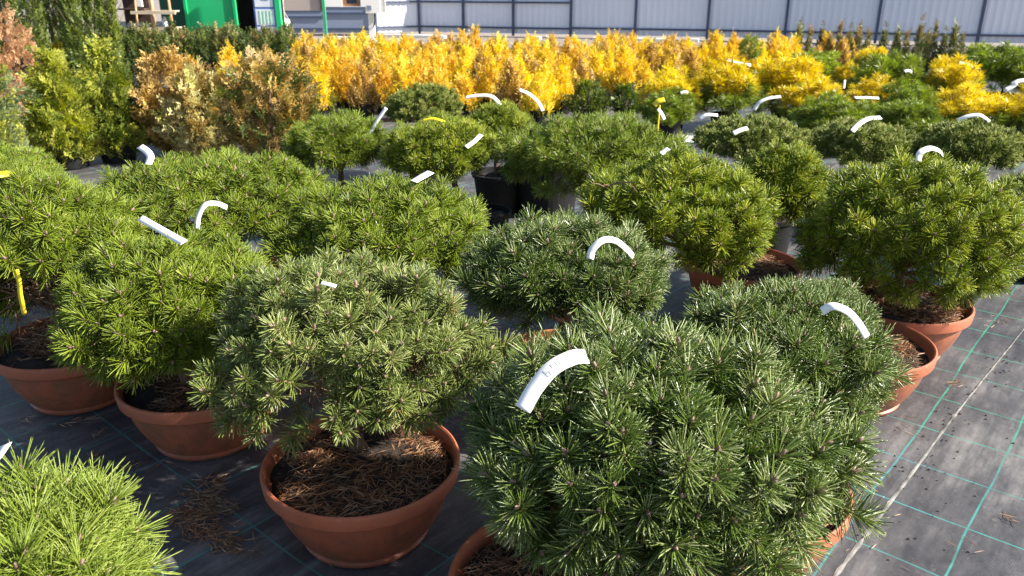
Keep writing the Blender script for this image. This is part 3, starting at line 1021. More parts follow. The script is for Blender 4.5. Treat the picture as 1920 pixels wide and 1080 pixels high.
def tuft_crown(name, mats, R, rz, n, seed, sp='bright', pick=None, th=125, scale=1.0, cz=.3, wm=2.0, nm=.5, amp=.3):
    r = np.random.default_rng(seed)
    arr = [shoot_arr(sp, r, wm, nm, False) for _ in range(3)]
    mb = MB()
    c = np.array([0, 0, cz])
    for d in fib(n, seed, math.radians(th), r):
        f = lump(d, seed * 1.3, amp) - .4 * r.random() ** 2
        ax = d * .6 + np.array([0, 0, .65]) + r.normal(size=3) * .2
        ax /= np.linalg.norm(ax)
        P = c + d * np.array([R, R, rz]) * f - ax * .06 * scale
        m4 = npm(align(ax, r.random() * 6.28, scale * (.8 + .4 * r.random()), P))
        V, T, I, A = arr[r.integers(0, 3)]
        mi = I.copy()
        mi[I == 1] = 2
        if pick is not None:
            mi[I == 0] = pick(d, r)
        mb.add(V @ m4[:3, :3].T + m4[:3, 3], T, mi, np.clip(A * .6 + .4 * r.random(), 0, 1))
    return mb.mesh(name, mats)


goldpick = lambda d, r: 0 if d[2] > .10 + .18 * r.normal() else 1
TUFT_G = [tuft_crown('crown', ['gold_needle', 'far_green', 'twig'], .23, .25, 150, 200 + k, 'bright', goldpick, cz=.40, amp=.6, scale=1.45, wm=1.5, nm=.7) for k in range(3)]
TUFT_D = [tuft_crown('crown', ['far_green', 'bright', 'twig'], .25, .25, 150, 210 + k, 'bright', lambda d, r: int(r.random() < .4), cz=.40, amp=.6, scale=1.45, wm=1.5, nm=.7) for k in range(3)]
STP = stem_mesh(.45, .016)
GOLDS = [(1200, 1312, 132, 250, 'bright yellow pine with green skirt by the yellow flag label'),
         (1285, 1425, 112, 248, 'golden yellow pine between standard pine and compact pines'),
         (1390, 1545, 100, 240, 'broad golden pine behind a looping white tag'),
         (1455, 1580, 150, 258, 'yellow green pine in front of the broad golden pine'),
         (1572, 1682, 145, 245, 'tiered golden pine with a straight white tag across it'),
         (1712, 1826, 105, 235, 'globe shaped golden orange pine rising above darker pines'),
         (1730, 1885, 165, 285, 'spreading yellow pine behind dark compact tiered pine'),
         (1850, 1990, 165, 290, 'yellow green pine by the fabric path beneath crumpled white tags'),
         (1592, 1662, 86, 165, 'small golden pine in front of slim junipers'),
         (1555, 1605, 118, 190, 'narrow golden pine beside small hanging white tags')]
for k, (x0, x1, yt, yb, lab) in enumerate(GOLDS):
    P, R, h = place(x0, x1, yt, yb)
    shrub('golden_pine', lab, 'pine', P, TUFT_G[k % 3], STP, (.13, .18), k * 1.1, (R / .27, R / .27, h / .68), 'golden pines')
GREENS = [(1470, 1570, 92, 185, 'dark green pine between golden thuja field and golden pines'),
          (1588, 1724, 92, 225, 'dark green pine bush with small white tag beside globe golden pine'),
          (1640, 1752, 150, 262, 'deep green pine skirt below globe golden pine'),
          (1795, 1945, 80, 205, 'green pine bush under the fence with a white tag on it'),
          (1895, 2010, 105, 220, 'green pine bush beside the crumpled white tags'),
          (1480, 1630, 175, 285, 'dark green pine between looping tag and compact pine mound'),
          (1800, 1852, 78, 150, 'small upright green pine at the foot of the pale fence'),
          (1615, 1765, 185, 290, 'dark green pine filling the gap behind compact pine mounds'),
          (1195, 1300, 165, 262, 'green pine below the bright yellow pine')]
for k, (x0, x1, yt, yb, lab) in enumerate(GREENS):
    P, R, h = place(x0, x1, yt, yb)
    shrub('green_pine', lab, 'pine', P, TUFT_D[k % 3], STP, (.13, .18), k * 1.7, (R / .29, R / .29, h / .68), 'green pines behind the block')
# grafted standard: a ball of needles on a thin stem
P = gp(1398, 190)
C = aty(1406, 88, P[1]); sc = depth(C) / F_PX
t = thing('standard_pine', 'ball of green needles on a thin bare stem above golden pines', 'pine', P)
o = obj('crown', tuft_crown('crown', ['far_green', 'deep', 'twig'], 22 * sc, 24 * sc, 55, 233, 'bright', None, th=150, scale=.9, cz=0, amp=.3), t)
o.location = tuple(C - P)
mb = MB(); mb.tube([(0, 0, .1), ((C - P)[0] * .4 - .01, 0, (C - P)[2] * .5), tuple(C - P)], [.012, .010, .008], 7)
obj('trunk', mb.mesh('trunk', ['bark'], True), t)
black_pot(t, .13, .2)

# ------------------------------------------------------------------ pale blue fence
POSTS = [(705, 66), (787, 63.5), (870, 65), (963, 67), (1070, 69), (1190, 71.5), (1325, 74), (1470, 77), (1640, 81), (1830, 85), (2060, 89), (2330, 94)]
PP = [gp(x, y) for x, y in POSTS]
fence = thing('fence', 'tall pale blue corrugated metal fence with navy posts and rails', 'fence', PP[0])
for k, P in enumerate(PP):
    a = PP[min(k + 1, len(PP) - 1)] - PP[max(k - 1, 0)]
    ang = math.atan2(a[1], a[0])
    nrm = np.array([math.sin(ang), -math.cos(ang), 0])
    Rm = np.array([[math.cos(ang), -math.sin(ang), 0], [math.sin(ang), math.cos(ang), 0], [0, 0, 1]])
    mb = MB(); mb.box(P - PP[0] + nrm * .035 + [0, 0, 1.05], (.06, .06, 2.1), 0, Rm)
    obj('post', mb.mesh('post', ['navy']), fence)
for k in range(len(PP) - 1):
    A, B = PP[k] - PP[0], PP[k + 1] - PP[0]
    a = B - A; Lh = np.linalg.norm(a); u = a / Lh
    ang = math.atan2(u[1], u[0])
    nrm = np.array([u[1], -u[0], 0])
    Rm = np.array([[math.cos(ang), -math.sin(ang), 0], [math.sin(ang), math.cos(ang), 0], [0, 0, 1]])
    # trapezoid ribs
    nr = max(4, int(round(Lh / .16)))
    vv = []
    for q in range(nr):
        for f, d in ((0, 0), (.42, 0), (.55, .010), (.87, .010)):
            vv.append(A + u * Lh * (q + f) / nr + nrm * d)
    vv.append(B)
    vv = np.array(vv)
    lo = vv + [0, 0, .06]; hi = vv + [0, 0, 2.05]
    n_ = len(vv)
    V = np.vstack([lo, hi]); T = []
    for q in range(n_ - 1):
        T += [(q, q + 1, q + 1 + n_), (q, q + 1 + n_, q + n_)]
    mb = MB(); mb.add(V, T)
    obj('panel', mb.mesh('panel', ['panel']), fence)
    for z in ((.20, .83, 1.75) if k < 4 else (.22, 1.15, 1.85)):
        mb = MB(); mb.box((A + B) / 2 + nrm * .05 + [0, 0, z], (Lh - .062, .035, .045), 0, Rm)
        obj('rail', mb.mesh('rail', ['navy']), fence)
# pale slabs lying along the fence foot
for k, (x0, x1, y) in enumerate([(708, 835, 67), (990, 1014, 71.5), (1112, 1140, 73), (1170, 1250, 74.5), (1290, 1310, 76)]):
    A, B = gp(x0, y), gp(x1, y + (x1 - x0) * .022)
    a = B - A; Lh = np.linalg.norm(a); ang = math.atan2(a[1], a[0])
    mb = MB(); mb.box((0, 0, .03), (Lh, .16, .06)); mb.box((Lh * .1, .02, .064), (Lh * .7, .1, .012))
    o = obj('kerb_block', mb.mesh('slab', ['white_paint'])); o.location = tuple((A + B) / 2 - [0, 0, .02]); o.rotation_euler = (0, 0, ang)
    tagp(o, ['long white block at the fence foot beside the utility post', 'short white block at fence foot beneath the fourth bay', 'small white block at fence foot before the long pair',
             'long white block at fence foot behind the golden thujas', 'small white block at fence foot past the longer block'][k], 'kerb block', 'white blocks at the fence foot')

# ------------------------------------------------------------------ low slate fence, house, pole
A0, B0 = gp(530, 72), gp(694, 70)
lf = thing('low_fence', 'low slate blue metal fence in front of the white house', 'fence', A0)
segs = [(530, 608, 22), (613, 693, 15)]
for x0, x1, yt in segs:
    A, B = gp(x0, 72), gp(x1, 70.5)
    A, B = aty(x0, 72, 22.3), aty(x1, 72, 22.3)
    A[2] = B[2] = 0
    top = aty(x0, yt, 22.3)[2]
    c = (A + B) / 2 - A0
    mb = MB(); mb.box(c + [0, 0, top / 2 + .03], (B[0] - A[0], .03, top - .06)); obj('panel', mb.mesh('panel', ['slate']), lf)
    for z in (top - .13, .16):
        mb = MB(); mb.box(c + [0, -.03, z], (B[0] - A[0] - .02, .03, .05)); obj('rail', mb.mesh('rail', ['navy']), lf)
    mb = MB(); mb.box(c + [0, -.002, top + .012], (B[0] - A[0], .05, .03)); obj('cap', mb.mesh('cap', ['navy']), lf)
P = gp(612, 74); t_ = aty(612, 0, P[1])
gpst = thing('green_post', 'slim green post standing at the low slate fence', 'post', P)
mb = MB(); mb.box((0, 0, .75), (.07, .07, 1.5)); obj('shaft', mb.mesh('shaft', ['post_green']), gpst)
mb = MB(); mb.box((0, 0, 1.515), (.09, .09, .03)); obj('cap', mb.mesh('cap', ['post_green']), gpst)
o = obj('white_board', None)
mb = MB(); a_, b_ = gp(615, 70.5), gp(693, 73); mb.box((0, 0, .03), (b_[0] - a_[0], .12, .06)); mb.box((.1, 0, .064), (.8, .07, .01))
bpy.data.objects.remove(o)
o = obj('white_board', mb.mesh('white_board', ['white_paint'])); o.location = ((a_[0] + b_[0]) / 2, a_[1] - .3, -.02)
tagp(o, 'white board lying along the foot of the low slate fence', 'board')

YH = 25.5
hb = aty(530, 60, YH); hb[2] = 0
house = thing('house', 'house with beige and white walls and brown framed window behind fences', 'house', hb)
xl, xm, xr = aty(470, 10, YH)[0] - hb[0], aty(604, 10, YH)[0] - hb[0], aty(712, 10, YH)[0] - hb[0]
mb = MB(); mb.box(((xl + xm) / 2 - .03, .12, 1.7), (xm - xl - .06, .24, 3.4)); obj('wall', mb.mesh('wall', ['beige']), house)
mb = MB(); mb.box((xm, .10, 1.7), (.10, .30, 3.4)); obj('corner_trim', mb.mesh('corner_trim', ['dark_brown']), house)
wx0, wx1 = aty(641, 5, YH)[0] - hb[0], aty(676, 5, YH)[0] - hb[0]
zb = aty(650, 12, YH)[2]
mb = MB()
mb.box(((xm + wx0) / 2 + .03, .12, 1.7), (wx0 - xm - .06, .24, 3.4)); mb.box(((wx1 + xr) / 2, .12, 1.7), (xr - wx1, .24, 3.4))
mb.box(((wx0 + wx1) / 2, .12, zb / 2 - .0), (wx1 - wx0, .236, zb)); mb.box(((wx0 + wx1) / 2, .12, 2.75), (wx1 - wx0, .236, 1.3))
obj('wall', mb.mesh('wall', ['white_paint']), house)
wn = MB()
wc = (wx0 + wx1) / 2; ww = wx1 - wx0; wh = 2.1 - zb
for sx in (-1, 1):
    wn.box((wc + sx * (ww / 2 - .06), .10, zb + wh / 2), (.12, .1, wh - .002))
wn.box((wc, .10, zb + .04), (ww - .242, .1, .078)); wn.box((wc, .10, 2.06), (ww - .242, .1, .078))
wo = obj('window', wn.mesh('window', ['window_wood']), house)
mb = MB(); mb.box((wc, .13, zb + wh / 2), (ww - .24, .02, wh - .16)); obj('pane', mb.mesh('pane', ['pane']), wo)
mb = MB(); mb.add([(xl - .3, -.6, 3.4), (xr + .3, -.6, 3.4), (xr + .3, 4, 5.2), (xl - .3, 4, 5.2), (xl - .3, -.6, 3.5), (xr + .3, -.6, 3.5), (xr + .3, 4, 5.3), (xl - .3, 4, 5.3)],
                  [(0, 2, 1), (0, 3, 2), (4, 5, 6), (4, 6, 7), (0, 1, 5), (0, 5, 4), (2, 3, 7), (2, 7, 6), (1, 2, 6), (1, 6, 5), (0, 4, 7), (0, 7, 3)])
obj('roof', mb.mesh('roof', ['dark_brown']), house)

P = gp(699, 78)
pole = thing('utility_post', 'white concrete post carrying a grey meter box', 'post', P)
mb = MB(); mb.box((0, 0, 1.5), (.13, .13, 3.0)); mb.box((0, 0, .02), (.2, .2, .08)); obj('shaft', mb.mesh('shaft', ['white_paint']), pole)
zb = aty(707, 24, P[1])[2]
mb = MB(); mb.box((.08, -.14, zb + .25), (.34, .14, .5)); bxo = obj('meter_box', mb.mesh('meter_box', ['white_paint']), pole)
mb = MB(); mb.box((.0, -.214, zb + .12), (.1, .01, .1)); obj('meter_window', mb.mesh('meter_window', ['slate']), bxo)
mb = MB(); mb.box((.30, -.10, zb + .22), (.12, .1, .4)); obj('side_box', mb.mesh('side_box', ['concrete']), bxo)
mb = MB(); mb.tube([(.1, -.12, zb), (.1, -.13, zb - .18), (.06, -.08, zb - .3)], .018, 6); obj('cable', mb.mesh('cable', ['black_plastic']), pole)

# ------------------------------------------------------------------ green shed, notice board, container, rack
YS = 16.0
B0 = aty(350, 90, YS); B0[2] = 0


def ax_(px, y=YS):
    return aty(px, 40, y)[0] - B0[0]


shed = thing('shed', 'bright green painted shed with dark open doorway', 'shed', B0)
mb = MB(); x0, x1 = ax_(350), ax_(445)
mb.box(((x0 + x1) / 2, .03, 1.15), (x1 - x0, .06, 2.3)); d_ = obj('front_panel', mb.mesh('front_panel', ['green_paint']), shed)
mb = MB(); mb.box((x1 - .02, -.015, 1.15), (.05, .03, 2.3)); mb.box((x0 + .02, -.015, 1.15), (.05, .03, 2.3)); obj('edge_trim', mb.mesh('edge_trim', ['green_paint']), d_)
mb = MB(); xl = ax_(268)
mb.box(((xl + x0) / 2 - .02, .9, 1.15), (x0 - xl - .04, .06, 2.3)); obj('side_wall', mb.mesh('side_wall', ['shaded_green']), shed)
mb = MB(); mb.box((x0 - .05, .5, 1.15), (.06, .72, 2.3)); obj('return_wall', mb.mesh('return_wall', ['shaded_green']), shed)
x2 = ax_(481)
mb = MB(); mb.box(((x1 + x2) / 2 - .5, 1.4, 1.1), (x2 - x1 + 1.3, .06, 2.2)); mb.box((x2 + .03, .7, 1.1), (.06, 1.3, 2.2)); obj('doorway', mb.mesh('doorway', ['dark_brown']), shed)
mb = MB(); mb.box(((xl + x2) / 2, 1.0, 2.36), (x2 - xl + .5, 2.6, .1)); obj('roof', mb.mesh('roof', ['shaded_green']), shed)
# planks inside the doorway
for k in range(3):
    mb = MB(); mb.box((x1 + .1 + k * .1, 1.2 - k * .06, .9), (.07, .03, 1.7), 0, np.array([[math.cos(.06 * k), 0, math.sin(.06 * k)], [0, 1, 0], [-math.sin(.06 * k), 0, math.cos(.06 * k)]]))
    obj('plank', mb.mesh('plank', ['dark_brown']), shed)

P = aty(502, 70, 15.7); P[2] = 0
nb = thing('notice_board', 'blue framed notice board with white and green posters by the shed', 'board', P)
hw = w_at(480, 520, P + [0, 0, .8])
mb = MB(); mb.box((0, 0, 1.0), (2 * hw, .05, 2.0)); obj('frame', mb.mesh('frame', ['board_blue']), nb)
zs = [aty(500, y, 15.7)[2] for y in (76, 50, 47, 17, 13, -40)]
for k in range(3):
    z0_, z1_ = zs[2 * k], zs[2 * k + 1]
    mb = MB(); mb.box((0, -.028, (z0_ + z1_) / 2), (2 * hw - .06, .006, z1_ - z0_)); po = obj('poster', mb.mesh('poster', ['poster']), nb)
    if k == 1:
        for q in range(4):
            mb = MB(); mb.box((-.09 + q * .065, -.0335, (z0_ + z1_) / 2), (.028, .004, (z1_ - z0_) * .8)); obj('green_stripe', mb.mesh('green_stripe', ['poster_green']), po)
    if k == 2:
        mb = MB(); mb.box((.03, -.0335, z0_ + .18), (.13, .004, .12)); obj('print', mb.mesh('print', ['board_blue']), po)
for sx in (1,):
    mb = MB(); mb.box((hw + .05, 0, 1.05), (.09, .09, 2.1)); obj('post', mb.mesh('post', ['green_paint']), nb)

P = gp(536, 84)
wc_ = thing('container', 'white square container with narrow neck and grey pipe by notice board', 'container', P)
hw = w_at(524, 549, P); zt = aty(536, 37, P[1])[2]
mb = MB(); mb.lathe([(0, 0), (hw * .92, 0), (hw, .05), (hw * 1.02, zt * .5), (hw * .98, zt * .9), (hw * .85, zt), (hw * .3, zt + .03), (0, zt + .03)], 20); obj('body', mb.mesh('body', ['white_paint'], True), wc_)
mb = MB(); mb.tube([(0, 0, zt), (0, 0, zt + .3), (.02, 0, zt + .7)], [.05, .035, .03], 8); obj('pipe', mb.mesh('pipe', ['concrete'], True), wc_)
mb = MB(); mb.tube([(-.12, 0, zt), (-.02, 0, zt + .28), (.12, 0, zt)], .012, 6); obj('handle', mb.mesh('handle', ['concrete'], True), wc_)

YR = 14.6
P = aty(285, 95, YR); P[2] = 0
rack = thing('rack', 'rack of brown wooden poles with pale crossbars by the shed', 'rack', P)
for xt, xb, rad, m_ in [(249, 256, .022, 'wood'), (278, 291, .034, 'wood'), (310, 325, .028, 'wood')]:
    a_, b_ = aty(xt, -40, YR), aty(xb, 90, YR); b_[2] = max(0, b_[2] - .3); 
    mb = MB(); mb.tube([b_ - P, (a_ + b_) / 2 - P + [.01, .02, 0], a_ - P], [rad, rad * .95, rad * .85], 8); obj('upright', mb.mesh('upright', [m_], True), rack)
for y, x0, x1 in [(23, 248, 331), (54, 240, 336)]:
    a_, b_ = aty(x0, y + 1, YR), aty(x1, y, YR)
    mb = MB(); mb.box((a_ + b_) / 2 - P + [0, -.05, 0], (b_[0] - a_[0], .045, .05)); mb.box((a_ + b_) / 2 - P + [.02, .12, .02], (b_[0] - a_[0] - .1, .18, .02)); obj('crossbar', mb.mesh('crossbar', ['pale_wood']), rack)
bp_ = aty(305, 51, YR); s_ = depth(bp_) / F_PX
o = obj('bottle', None); bpy.data.objects.remove(o)
mb = MB(); mb.lathe([(0, 0), (4.5 * s_, 0), (5 * s_, 2 * s_), (5 * s_, 11 * s_), (2.2 * s_, 16 * s_), (1.8 * s_, 19 * s_), (0, 19 * s_)], 16)
o = obj('bottle', mb.mesh('bottle', ['bottle'], True)); o.location = tuple(bp_ + [0, .12, -.005]); tagp(o, 'pale blue plastic bottle standing on the rack crossbar', 'bottle')
for k, (px, py, w_, h_) in enumerate([(262, 5, 9, 14), (246, 47, 12, 6), (265, 46, 9, 5), (270, 60, 10, 5)]):
    p_ = aty(px, py, YR + .25); s_ = depth(p_) / F_PX
    mb = MB(); mb.box((0, 0, 0), (w_ * s_, .05, h_ * s_)); mb.box((.01, -.01, h_ * s_ * .52), (w_ * s_ * .6, .03, .02))
    o = obj('white_packet', mb.mesh('packet', ['white_paint'])); o.location = tuple(p_); tagp(o, ['upright white packet at the top of the wooden rack', 'wide white packet low on the wooden rack', 'small white packet beside wide one on the rack', 'flat white packet on the lowest rack shelf'][k], 'packet', 'white packets in the rack')
# shelf board behind the rack that the packets rest against
mb = MB(); a_, b_ = aty(236, 40, YR + .35), aty(285, 40, YR + .35)
mb.box((0, 0, .75), (b_[0] - a_[0], .03, 1.5))
for q in range(4):
    mb.box((0, -.12, .25 + q * .32), (b_[0] - a_[0] - .02, .22, .025))
o = obj('shelf', mb.mesh('shelf', ['dark_brown'])); o.location = ((a_[0] + b_[0]) / 2, YR + .35, 0); tagp(o, 'dark brown shelf behind the pole rack with white packets', 'shelf')

# ------------------------------------------------------------------ tags


def hit(px, py, key, f=1.0):
    C, R = PINES[key]
    d = ray(px, py)
    o_ = (CAM - C) / (R * f); dd = d / (R * f)
    a = dd @ dd; b = 2 * o_ @ dd; c = o_ @ o_ - 1
    disc = b * b - 4 * a * c
    if disc < 0:
        tt_ = -b / (2 * a)
    else:
        tt_ = (-b - math.sqrt(disc)) / (2 * a)
    return CAM + d * tt_


def tag(label, pts, key, width=.022, col='tag', f=1.0, face=None, cat='tag', group='paper tags on the plants', ink=None, y=None):
    """a bent plastic strip: centre line through picture points laid on the crown of one plant"""
    if key is not None:
        W = [hit(a, b, key, f) for a, b in pts]
        ym = np.mean([q[1] for q in W])
        W = np.array([w_ if abs(w_[1] - ym) < .12 else aty(a, b, ym) for w_, (a, b) in zip(W, pts)])
        # smooth the distances so that the strip stays one clean bend
        ysm = np.polyval(np.polyfit(np.arange(len(W)), W[:, 1], 1), np.arange(len(W)))
        W = np.array([aty(a, b, q) for (a, b), q in zip(pts, ysm)])
    else:
        W = np.array([aty(a, b, y) for a, b in pts])
    # Catmull-Rom through the points
    P = np.vstack([2 * W[0] - W[1], W, 2 * W[-1] - W[-2]])
    C_ = []
    for k in range(1, len(P) - 2):
        for u in np.linspace(0, 1, 9)[:-1 if k < len(P) - 3 else None]:
            p0, p1, p2, p3 = P[k - 1:k + 3]
            C_.append(.5 * (2 * p1 + (p2 - p0) * u + (2 * p0 - 5 * p1 + 4 * p2 - p3) * u ** 2 + (3 * p1 - p0 - 3 * p2 + p3) * u ** 3))
    C_ = np.array(C_)
    tn = np.gradient(C_, axis=0); tn /= np.linalg.norm(tn, axis=1, keepdims=True)
    vw = np.array(face) if face is not None else np.array([.1, -.62, .78])
    sd_ = np.cross(tn, vw); sd_ /= np.linalg.norm(sd_, axis=1, keepdims=True) + 1e-9
    nn = np.cross(sd_, tn)
    org = C_[0]
    c = C_ - org
    h = width / 2 * (1.0 if key == 'P4' else .8)
    n_ = len(c)
    V = np.concatenate([c - sd_ * h, c + sd_ * h, c - sd_ * h - nn * .0008, c + sd_ * h - nn * .0008])
    T = []
    for k in range(n_ - 1):
        a, b = k, k + n_
        T += [(a, b, b + 1), (a, b + 1, a + 1)]
        a, b = k + 2 * n_, k + 3 * n_
        T += [(a, b + 1, b), (a, a + 1, b + 1)]
        T += [(k, k + 1, k + 1 + 2 * n_), (k, k + 1 + 2 * n_, k + 2 * n_), (k + n_, k + 3 * n_ + 1, k + n_ + 1), (k + n_, k + 3 * n_, k + 3 * n_ + 1)]
    T += [(0, 2 * n_, 3 * n_), (0, 3 * n_, n_), (n_ - 1, 2 * n_ - 1, 4 * n_ - 1), (n_ - 1, 4 * n_ - 1, 3 * n_ - 1)]
    mb = MB(); mb.add(V, T)
    o = obj('tag', mb.mesh('tag', [col], True)); o.location = tuple(org)
    tagp(o, label, cat, group)
    if ink:
        # pencilled strokes: (u along 0..1, v across -1..1) polylines
        im = MB()
        for st_ in ink:
            pt = []
            for u, v in st_:
                k = u * (n_ - 1); i0 = min(int(k), n_ - 2); f_ = k - i0
                cc = c[i0] * (1 - f_) + c[i0 + 1] * f_; ss = sd_[i0] * (1 - f_) + sd_[i0 + 1] * f_; nv = nn[i0] * (1 - f_) + nn[i0 + 1] * f_
                sg = 1 if nv @ (CAM - org) > 0 else -1
                pt.append(cc + ss * h * v + nv * (.0012 if sg > 0 else -.002))
            im.tube(pt, .0006, 4)
        obj('lettering', im.mesh('lettering', ['ink']), o)
    return o


def glyphs(u0, step):
    G = {'P': [[(0, -.5), (0, .5), (.6, .5), (.7, .2), (.6, 0), (0, 0)]], 'i': [[(.3, -.5), (.3, .1)]], 'n': [[(0, -.5), (0, .1), (.5, .1), (.6, -.5)]], 'u': [[(0, .1), (.1, -.5), (.6, -.5), (.6, .1)]]}
    out = []
    for k, ch in enumerate('Pin'):
        for st_ in G[ch]:
            out.append([(u0 + step * (k + a * .8), b) for a, b in st_])
    return out


tag('long curled white tag with faint pencil writing on largest dark pine', [(980, 768), (1003, 728), (1036, 690), (1075, 670), (1100, 668)], 'P4', .030, f=1.04, ink=glyphs(.42, .07))
tag('arched white tag on the rounded glossy pine', [(1106, 486), (1112, 466), (1132, 450), (1156, 452), (1178, 470), (1188, 482)], 'G', .026, f=1.04)
tag('curved white tag on dark green pine beside the fabric path', [(1540, 584), (1562, 574), (1590, 584), (1610, 606), (1626, 632)], 'P5', .024, f=1.06)
tag('straight white tag sticking up from low spreading pine', [(262, 408), (290, 424), (320, 441), (345, 455)], 'P2', .028, f=1.05)
tag('small white tag end poking from grey green pine', [(602, 530), (616, 533), (630, 537)], 'P3', .012, f=1.03)
tag('white looped tag at the front of the widest pine mound', [(369, 430), (372, 405), (385, 384), (405, 381), (426, 389)], 'E', .026, f=1.02)
tag('upright white tag bent at its top, on widest pine mound', [(262, 274), (275, 283), (282, 294), (278, 308)], 'E', .036, f=1.02)
tag('short square white tag on the wide bright pine crest', [(776, 340), (790, 332), (808, 322)], 'F', .034, f=1.0)
tag('leaning white tag on the two tiered pine', [(676, 254), (694, 248), (706, 228), (724, 202)], 'K', .026, f=1.0)
tag('wide white tag curling over the small yellowish pine', [(872, 183), (895, 179), (920, 180), (934, 192), (940, 210)], 'N', .032, f=1.0)
tag('greyish white tag arching beside the dense tall pine', [(974, 168), (992, 176), (1008, 190), (1018, 208)], 'J', .026, f=.98)
tag('crumpled pale tag on the side of the stem-raised pine', [(874, 276), (890, 264), (902, 252)], 'L', .03, f=1.0)
tag('tiny white tag near the crest of the twig covered pine', [(1240, 288), (1248, 282), (1254, 278)], 'H', .022, f=1.0)
tag('white arched tag on the bushy yellow green pine', [(1722, 302), (1726, 286), (1744, 278), (1760, 282), (1768, 290)], 'P7', .028, f=1.01)
tag('curled white tag on the compact pine mound', [(1598, 246), (1612, 232), (1630, 222), (1652, 220)], 'Q', .032, f=1.02)
tag('long pale tag drooping over the dark tiered pine', [(1795, 226), (1815, 218), (1838, 216), (1856, 228)], 'R', .032, f=1.02)
tag('pale tag at the rear of the flat topped pine', [(1312, 222), (1326, 215), (1346, 216)], 'O', .03, f=1.0)
tag('short white tag on the front of flat topped pine', [(1375, 250), (1388, 244), (1402, 240)], 'O', .034, f=1.02)
tag('looping white tag draped over the broad golden pine', [(1414, 206), (1424, 192), (1442, 184), (1464, 181)], None, .034, y=6.3)
tag('white tag hanging below the standard pine', [(1360, 110), (1384, 118), (1408, 122)], None, .05, y=8.2)
tag('white tag on green pine bush under the fence', [(1798, 118), (1812, 120), (1826, 126)], None, .05, y=8.3)
tag('straight white tag across the tiered golden pine', [(1602, 183), (1622, 183), (1648, 184)], None, .035, y=7.0)
tag('crumpled white tag by the path, upper of two', [(1898, 158), (1910, 152), (1924, 150)], None, .05, y=7.2)
tag('crumpled white tag by the path, lower of two', [(1886, 168), (1898, 162), (1906, 156)], None, .05, y=7.1)
tag('small white tag on dark pine bush beside globe pine', [(1696, 134), (1703, 132), (1710, 134)], None, .04, y=7.6)
tag('tiny white tag hanging beside narrow golden pine', [(1582, 166), (1583, 158), (1584, 150)], None, .03, y=7.4)
tag('small white tag on the bright yellow pine', [(1276, 174), (1284, 172), (1290, 173)], None, .035, y=7.2)
tag('white corner of a tag on the long needled pine', [(-14, 868), (0, 850), (12, 832)], 'U', .022, f=1.06)
tag('small white tag below the yellow flag label', [(1234, 204), (1240, 212), (1246, 224)], None, .03, y=4.6)
tag('tilted yellow flag label on a stick behind dense tall pine', [(1226, 198), (1234, 190), (1246, 186)], None, .045, 'yellow_tag', cat='label', group='yellow labels', y=5.0)
tag('yellow label lying on the bright pine mound', [(-20, 330), (10, 326), (44, 323)], 'T', .05, 'yellow_tag', f=.98, cat='label', group='yellow labels')
tag('yellow strip on top of the stem-raised pine', [(792, 226), (812, 222), (834, 228)], 'L', .018, 'yellow_tag', f=1.0, cat='label', group='yellow labels')
tag('yellow tie among the bare brown branches', [(30, 505), (36, 530), (38, 552), (46, 590)], 'P1', .018, 'yellow_tag', f=.8, cat='tie', group='yellow labels')
# stick of the yellow flag label
a_ = aty(1236, 196, 5.0)
mb = MB(); mb.tube([(0, 0, 0), (0, 0, a_[2] * .5), (.005, 0, a_[2] - .005)], .006, 6); mb.box((0, 0, .01), (.03, .02, .02))
o = obj('label_stick', mb.mesh('label_stick', ['yellow_tag'])); o.location = (a_[0], a_[1] + .01, 0)
tagp(o, 'thin yellow stick holding the flag label up', 'stick')
# loose pale sheet on the fabric behind the dense tall pine
A = gp(1290, 262)
mb = MB(); mb.add([(-.14, -.16, .006), (.12, -.14, .006), (.15, .12, .05), (-.10, .15, .02), (.0, -.02, .012)], [(0, 1, 4), (1, 2, 4), (2, 3, 4), (3, 0, 4)])
o = obj('paper_sheet', mb.mesh('paper_sheet', ['tag'])); o.location = tuple(A); tagp(o, 'crumpled pale sheet lying on fabric beside flat topped pine', 'sheet')

# ------------------------------------------------------------------ needles and debris on the fabric
r = np.random.default_rng(21)


def fz(x, y):
    return 0.006 * noise.noise(Vector((x * 1.7, y * 1.7, 3.1))) - 0.006


def pile(px, py, sx, sy, ang, n, ln=.04):
    c = gp(px, py)
    q = r.normal(size=(n, 2)) * [sx, sy]
    ca, sa_ = math.cos(ang), math.sin(ang)
    xy = np.stack([c[0] + q[:, 0] * ca - q[:, 1] * sa_, c[1] + q[:, 0] * sa_ + q[:, 1] * ca], 1)
    B = np.array([(x, y, fz(x, y) + .003 + abs(r.normal()) * .005) for x, y in xy])
    th = ang + r.normal(size=n) * .9
    D = np.stack([np.cos(th), np.sin(th), r.normal(size=n) * .06], 1)
    return ribbons(B, D, ln * (.5 + .6 * r.random(n)), .0022, r.normal(size=n) * .2, r=r)


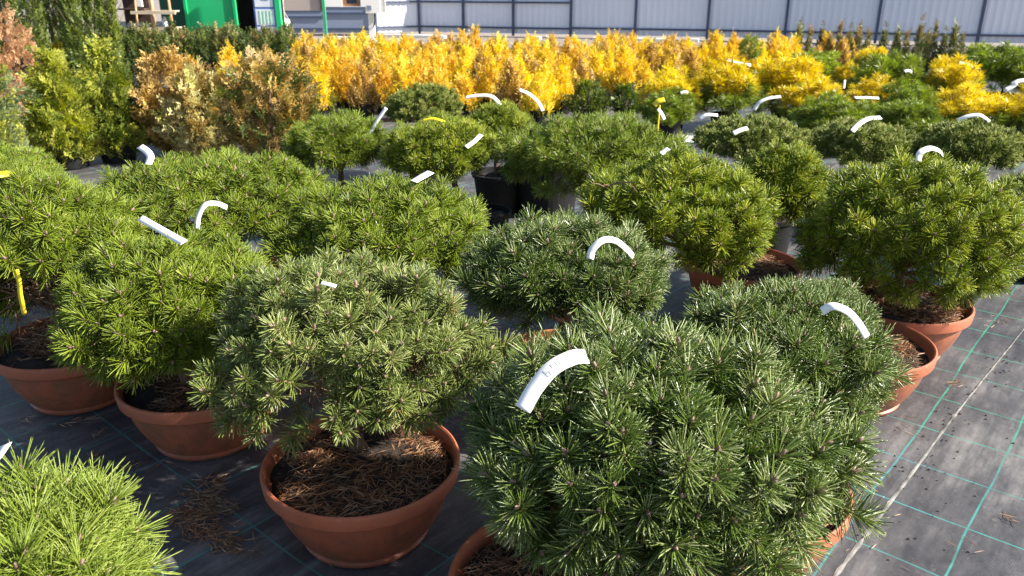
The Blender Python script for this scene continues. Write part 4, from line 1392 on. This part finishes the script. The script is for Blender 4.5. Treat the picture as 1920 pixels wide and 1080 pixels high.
mb = MB()
for a in [(385, 940, .05, .03, -.7, 300), (372, 985, .05, .025, -.5, 280), (420, 1015, .045, .018, -.5, 170), (400, 905, .02, .02, .6, 60), (330, 955, .02, .02, .2, 30)]:
    V, T, A_ = pile(*a); mb.add(V, T, 0, A_)
o = obj('needle_pile', mb.mesh('needle_pile', ['dry'])); o['kind'] = 'stuff'
tagp(o, 'heap of fallen brown pine needles on the black fabric', 'needles')
mb = MB()
for a in [(140, 792, .025, .008, .4, 26), (180, 815, .008, .012, .9, 16), (45, 788, .012, .004, 0, 10), (170, 858, .008, .012, 1.1, 14), (238, 878, .008, .015, 1.6, 14), (318, 866, .010, .003, 0, 8),
          (1882, 968, .012, .006, -.4, 12), (1778, 720, .012, .01, .3, 12), (1795, 718, .01, .008, 1, 8), (1700, 800, .03, .03, 0, 8), (110, 883, .008, .004, 0, 6), (1860, 600, .05, .03, .2, 16), (540, 830, .04, .03, 0, 25),
          (250, 940, .3, .2, 0, 40), (900, 760, .2, .15, 0, 60), (1600, 1000, .15, .15, 0, 30)]:
    V, T, A_ = pile(*a); mb.add(V, T, 0, A_)
o = obj('scattered_needles', mb.mesh('scattered_needles', ['dead'])); o['kind'] = 'stuff'
tagp(o, 'scattered dry needles and bits lying across the black fabric', 'needles')
# crumbs of soil along the seam
mb = MB()
for k in range(140):
    u = r.random()
    c = sa + (sb - sa) * (.35 + .8 * u) + r.normal(size=3) * [.03, .03, 0] if k < 100 else gp(1560 + 350 * r.random(), 600 + 450 * r.random())
    s_ = .002 + .004 * r.random() ** 2
    z = fz(c[0], c[1])
    mb.add([(c[0] - s_, c[1], z), (c[0] + s_, c[1] - s_ * .4, z), (c[0], c[1] + s_, z), (c[0], c[1], z + s_ * 1.3)], [(0, 1, 3), (1, 2, 3), (2, 0, 3)])
o = obj('soil_crumbs', mb.mesh('soil_crumbs', ['soil'])); o['kind'] = 'stuff'
tagp(o, 'dark soil crumbs strewn along the fabric seam', 'soil')
# the dry twig lying on the dark pine
a_, b_ = hit(1128, 352, 'H', 1.05), hit(1192, 342, 'H', 1.05)
mb = MB()
mid = (a_ + b_) / 2
mb.tube([a_ - mid, (0, 0, .01), b_ - mid], [.004, .0035, .002], 5)
for k in range(5):
    p_ = (a_ - mid) * (.8 - .35 * k); q_ = p_ + np.array([-.05 + .02 * k, -.02, .02 - .012 * k]); mb.tube([p_, (p_ + q_) / 2 + [0, 0, .004], q_], [.0025, .002, .001], 4)
o = obj('dry_twig', mb.mesh('dry_twig', ['twig'])); o.location = tuple(mid); tagp(o, 'bare dry twig caught on the dark green pine', 'twig')
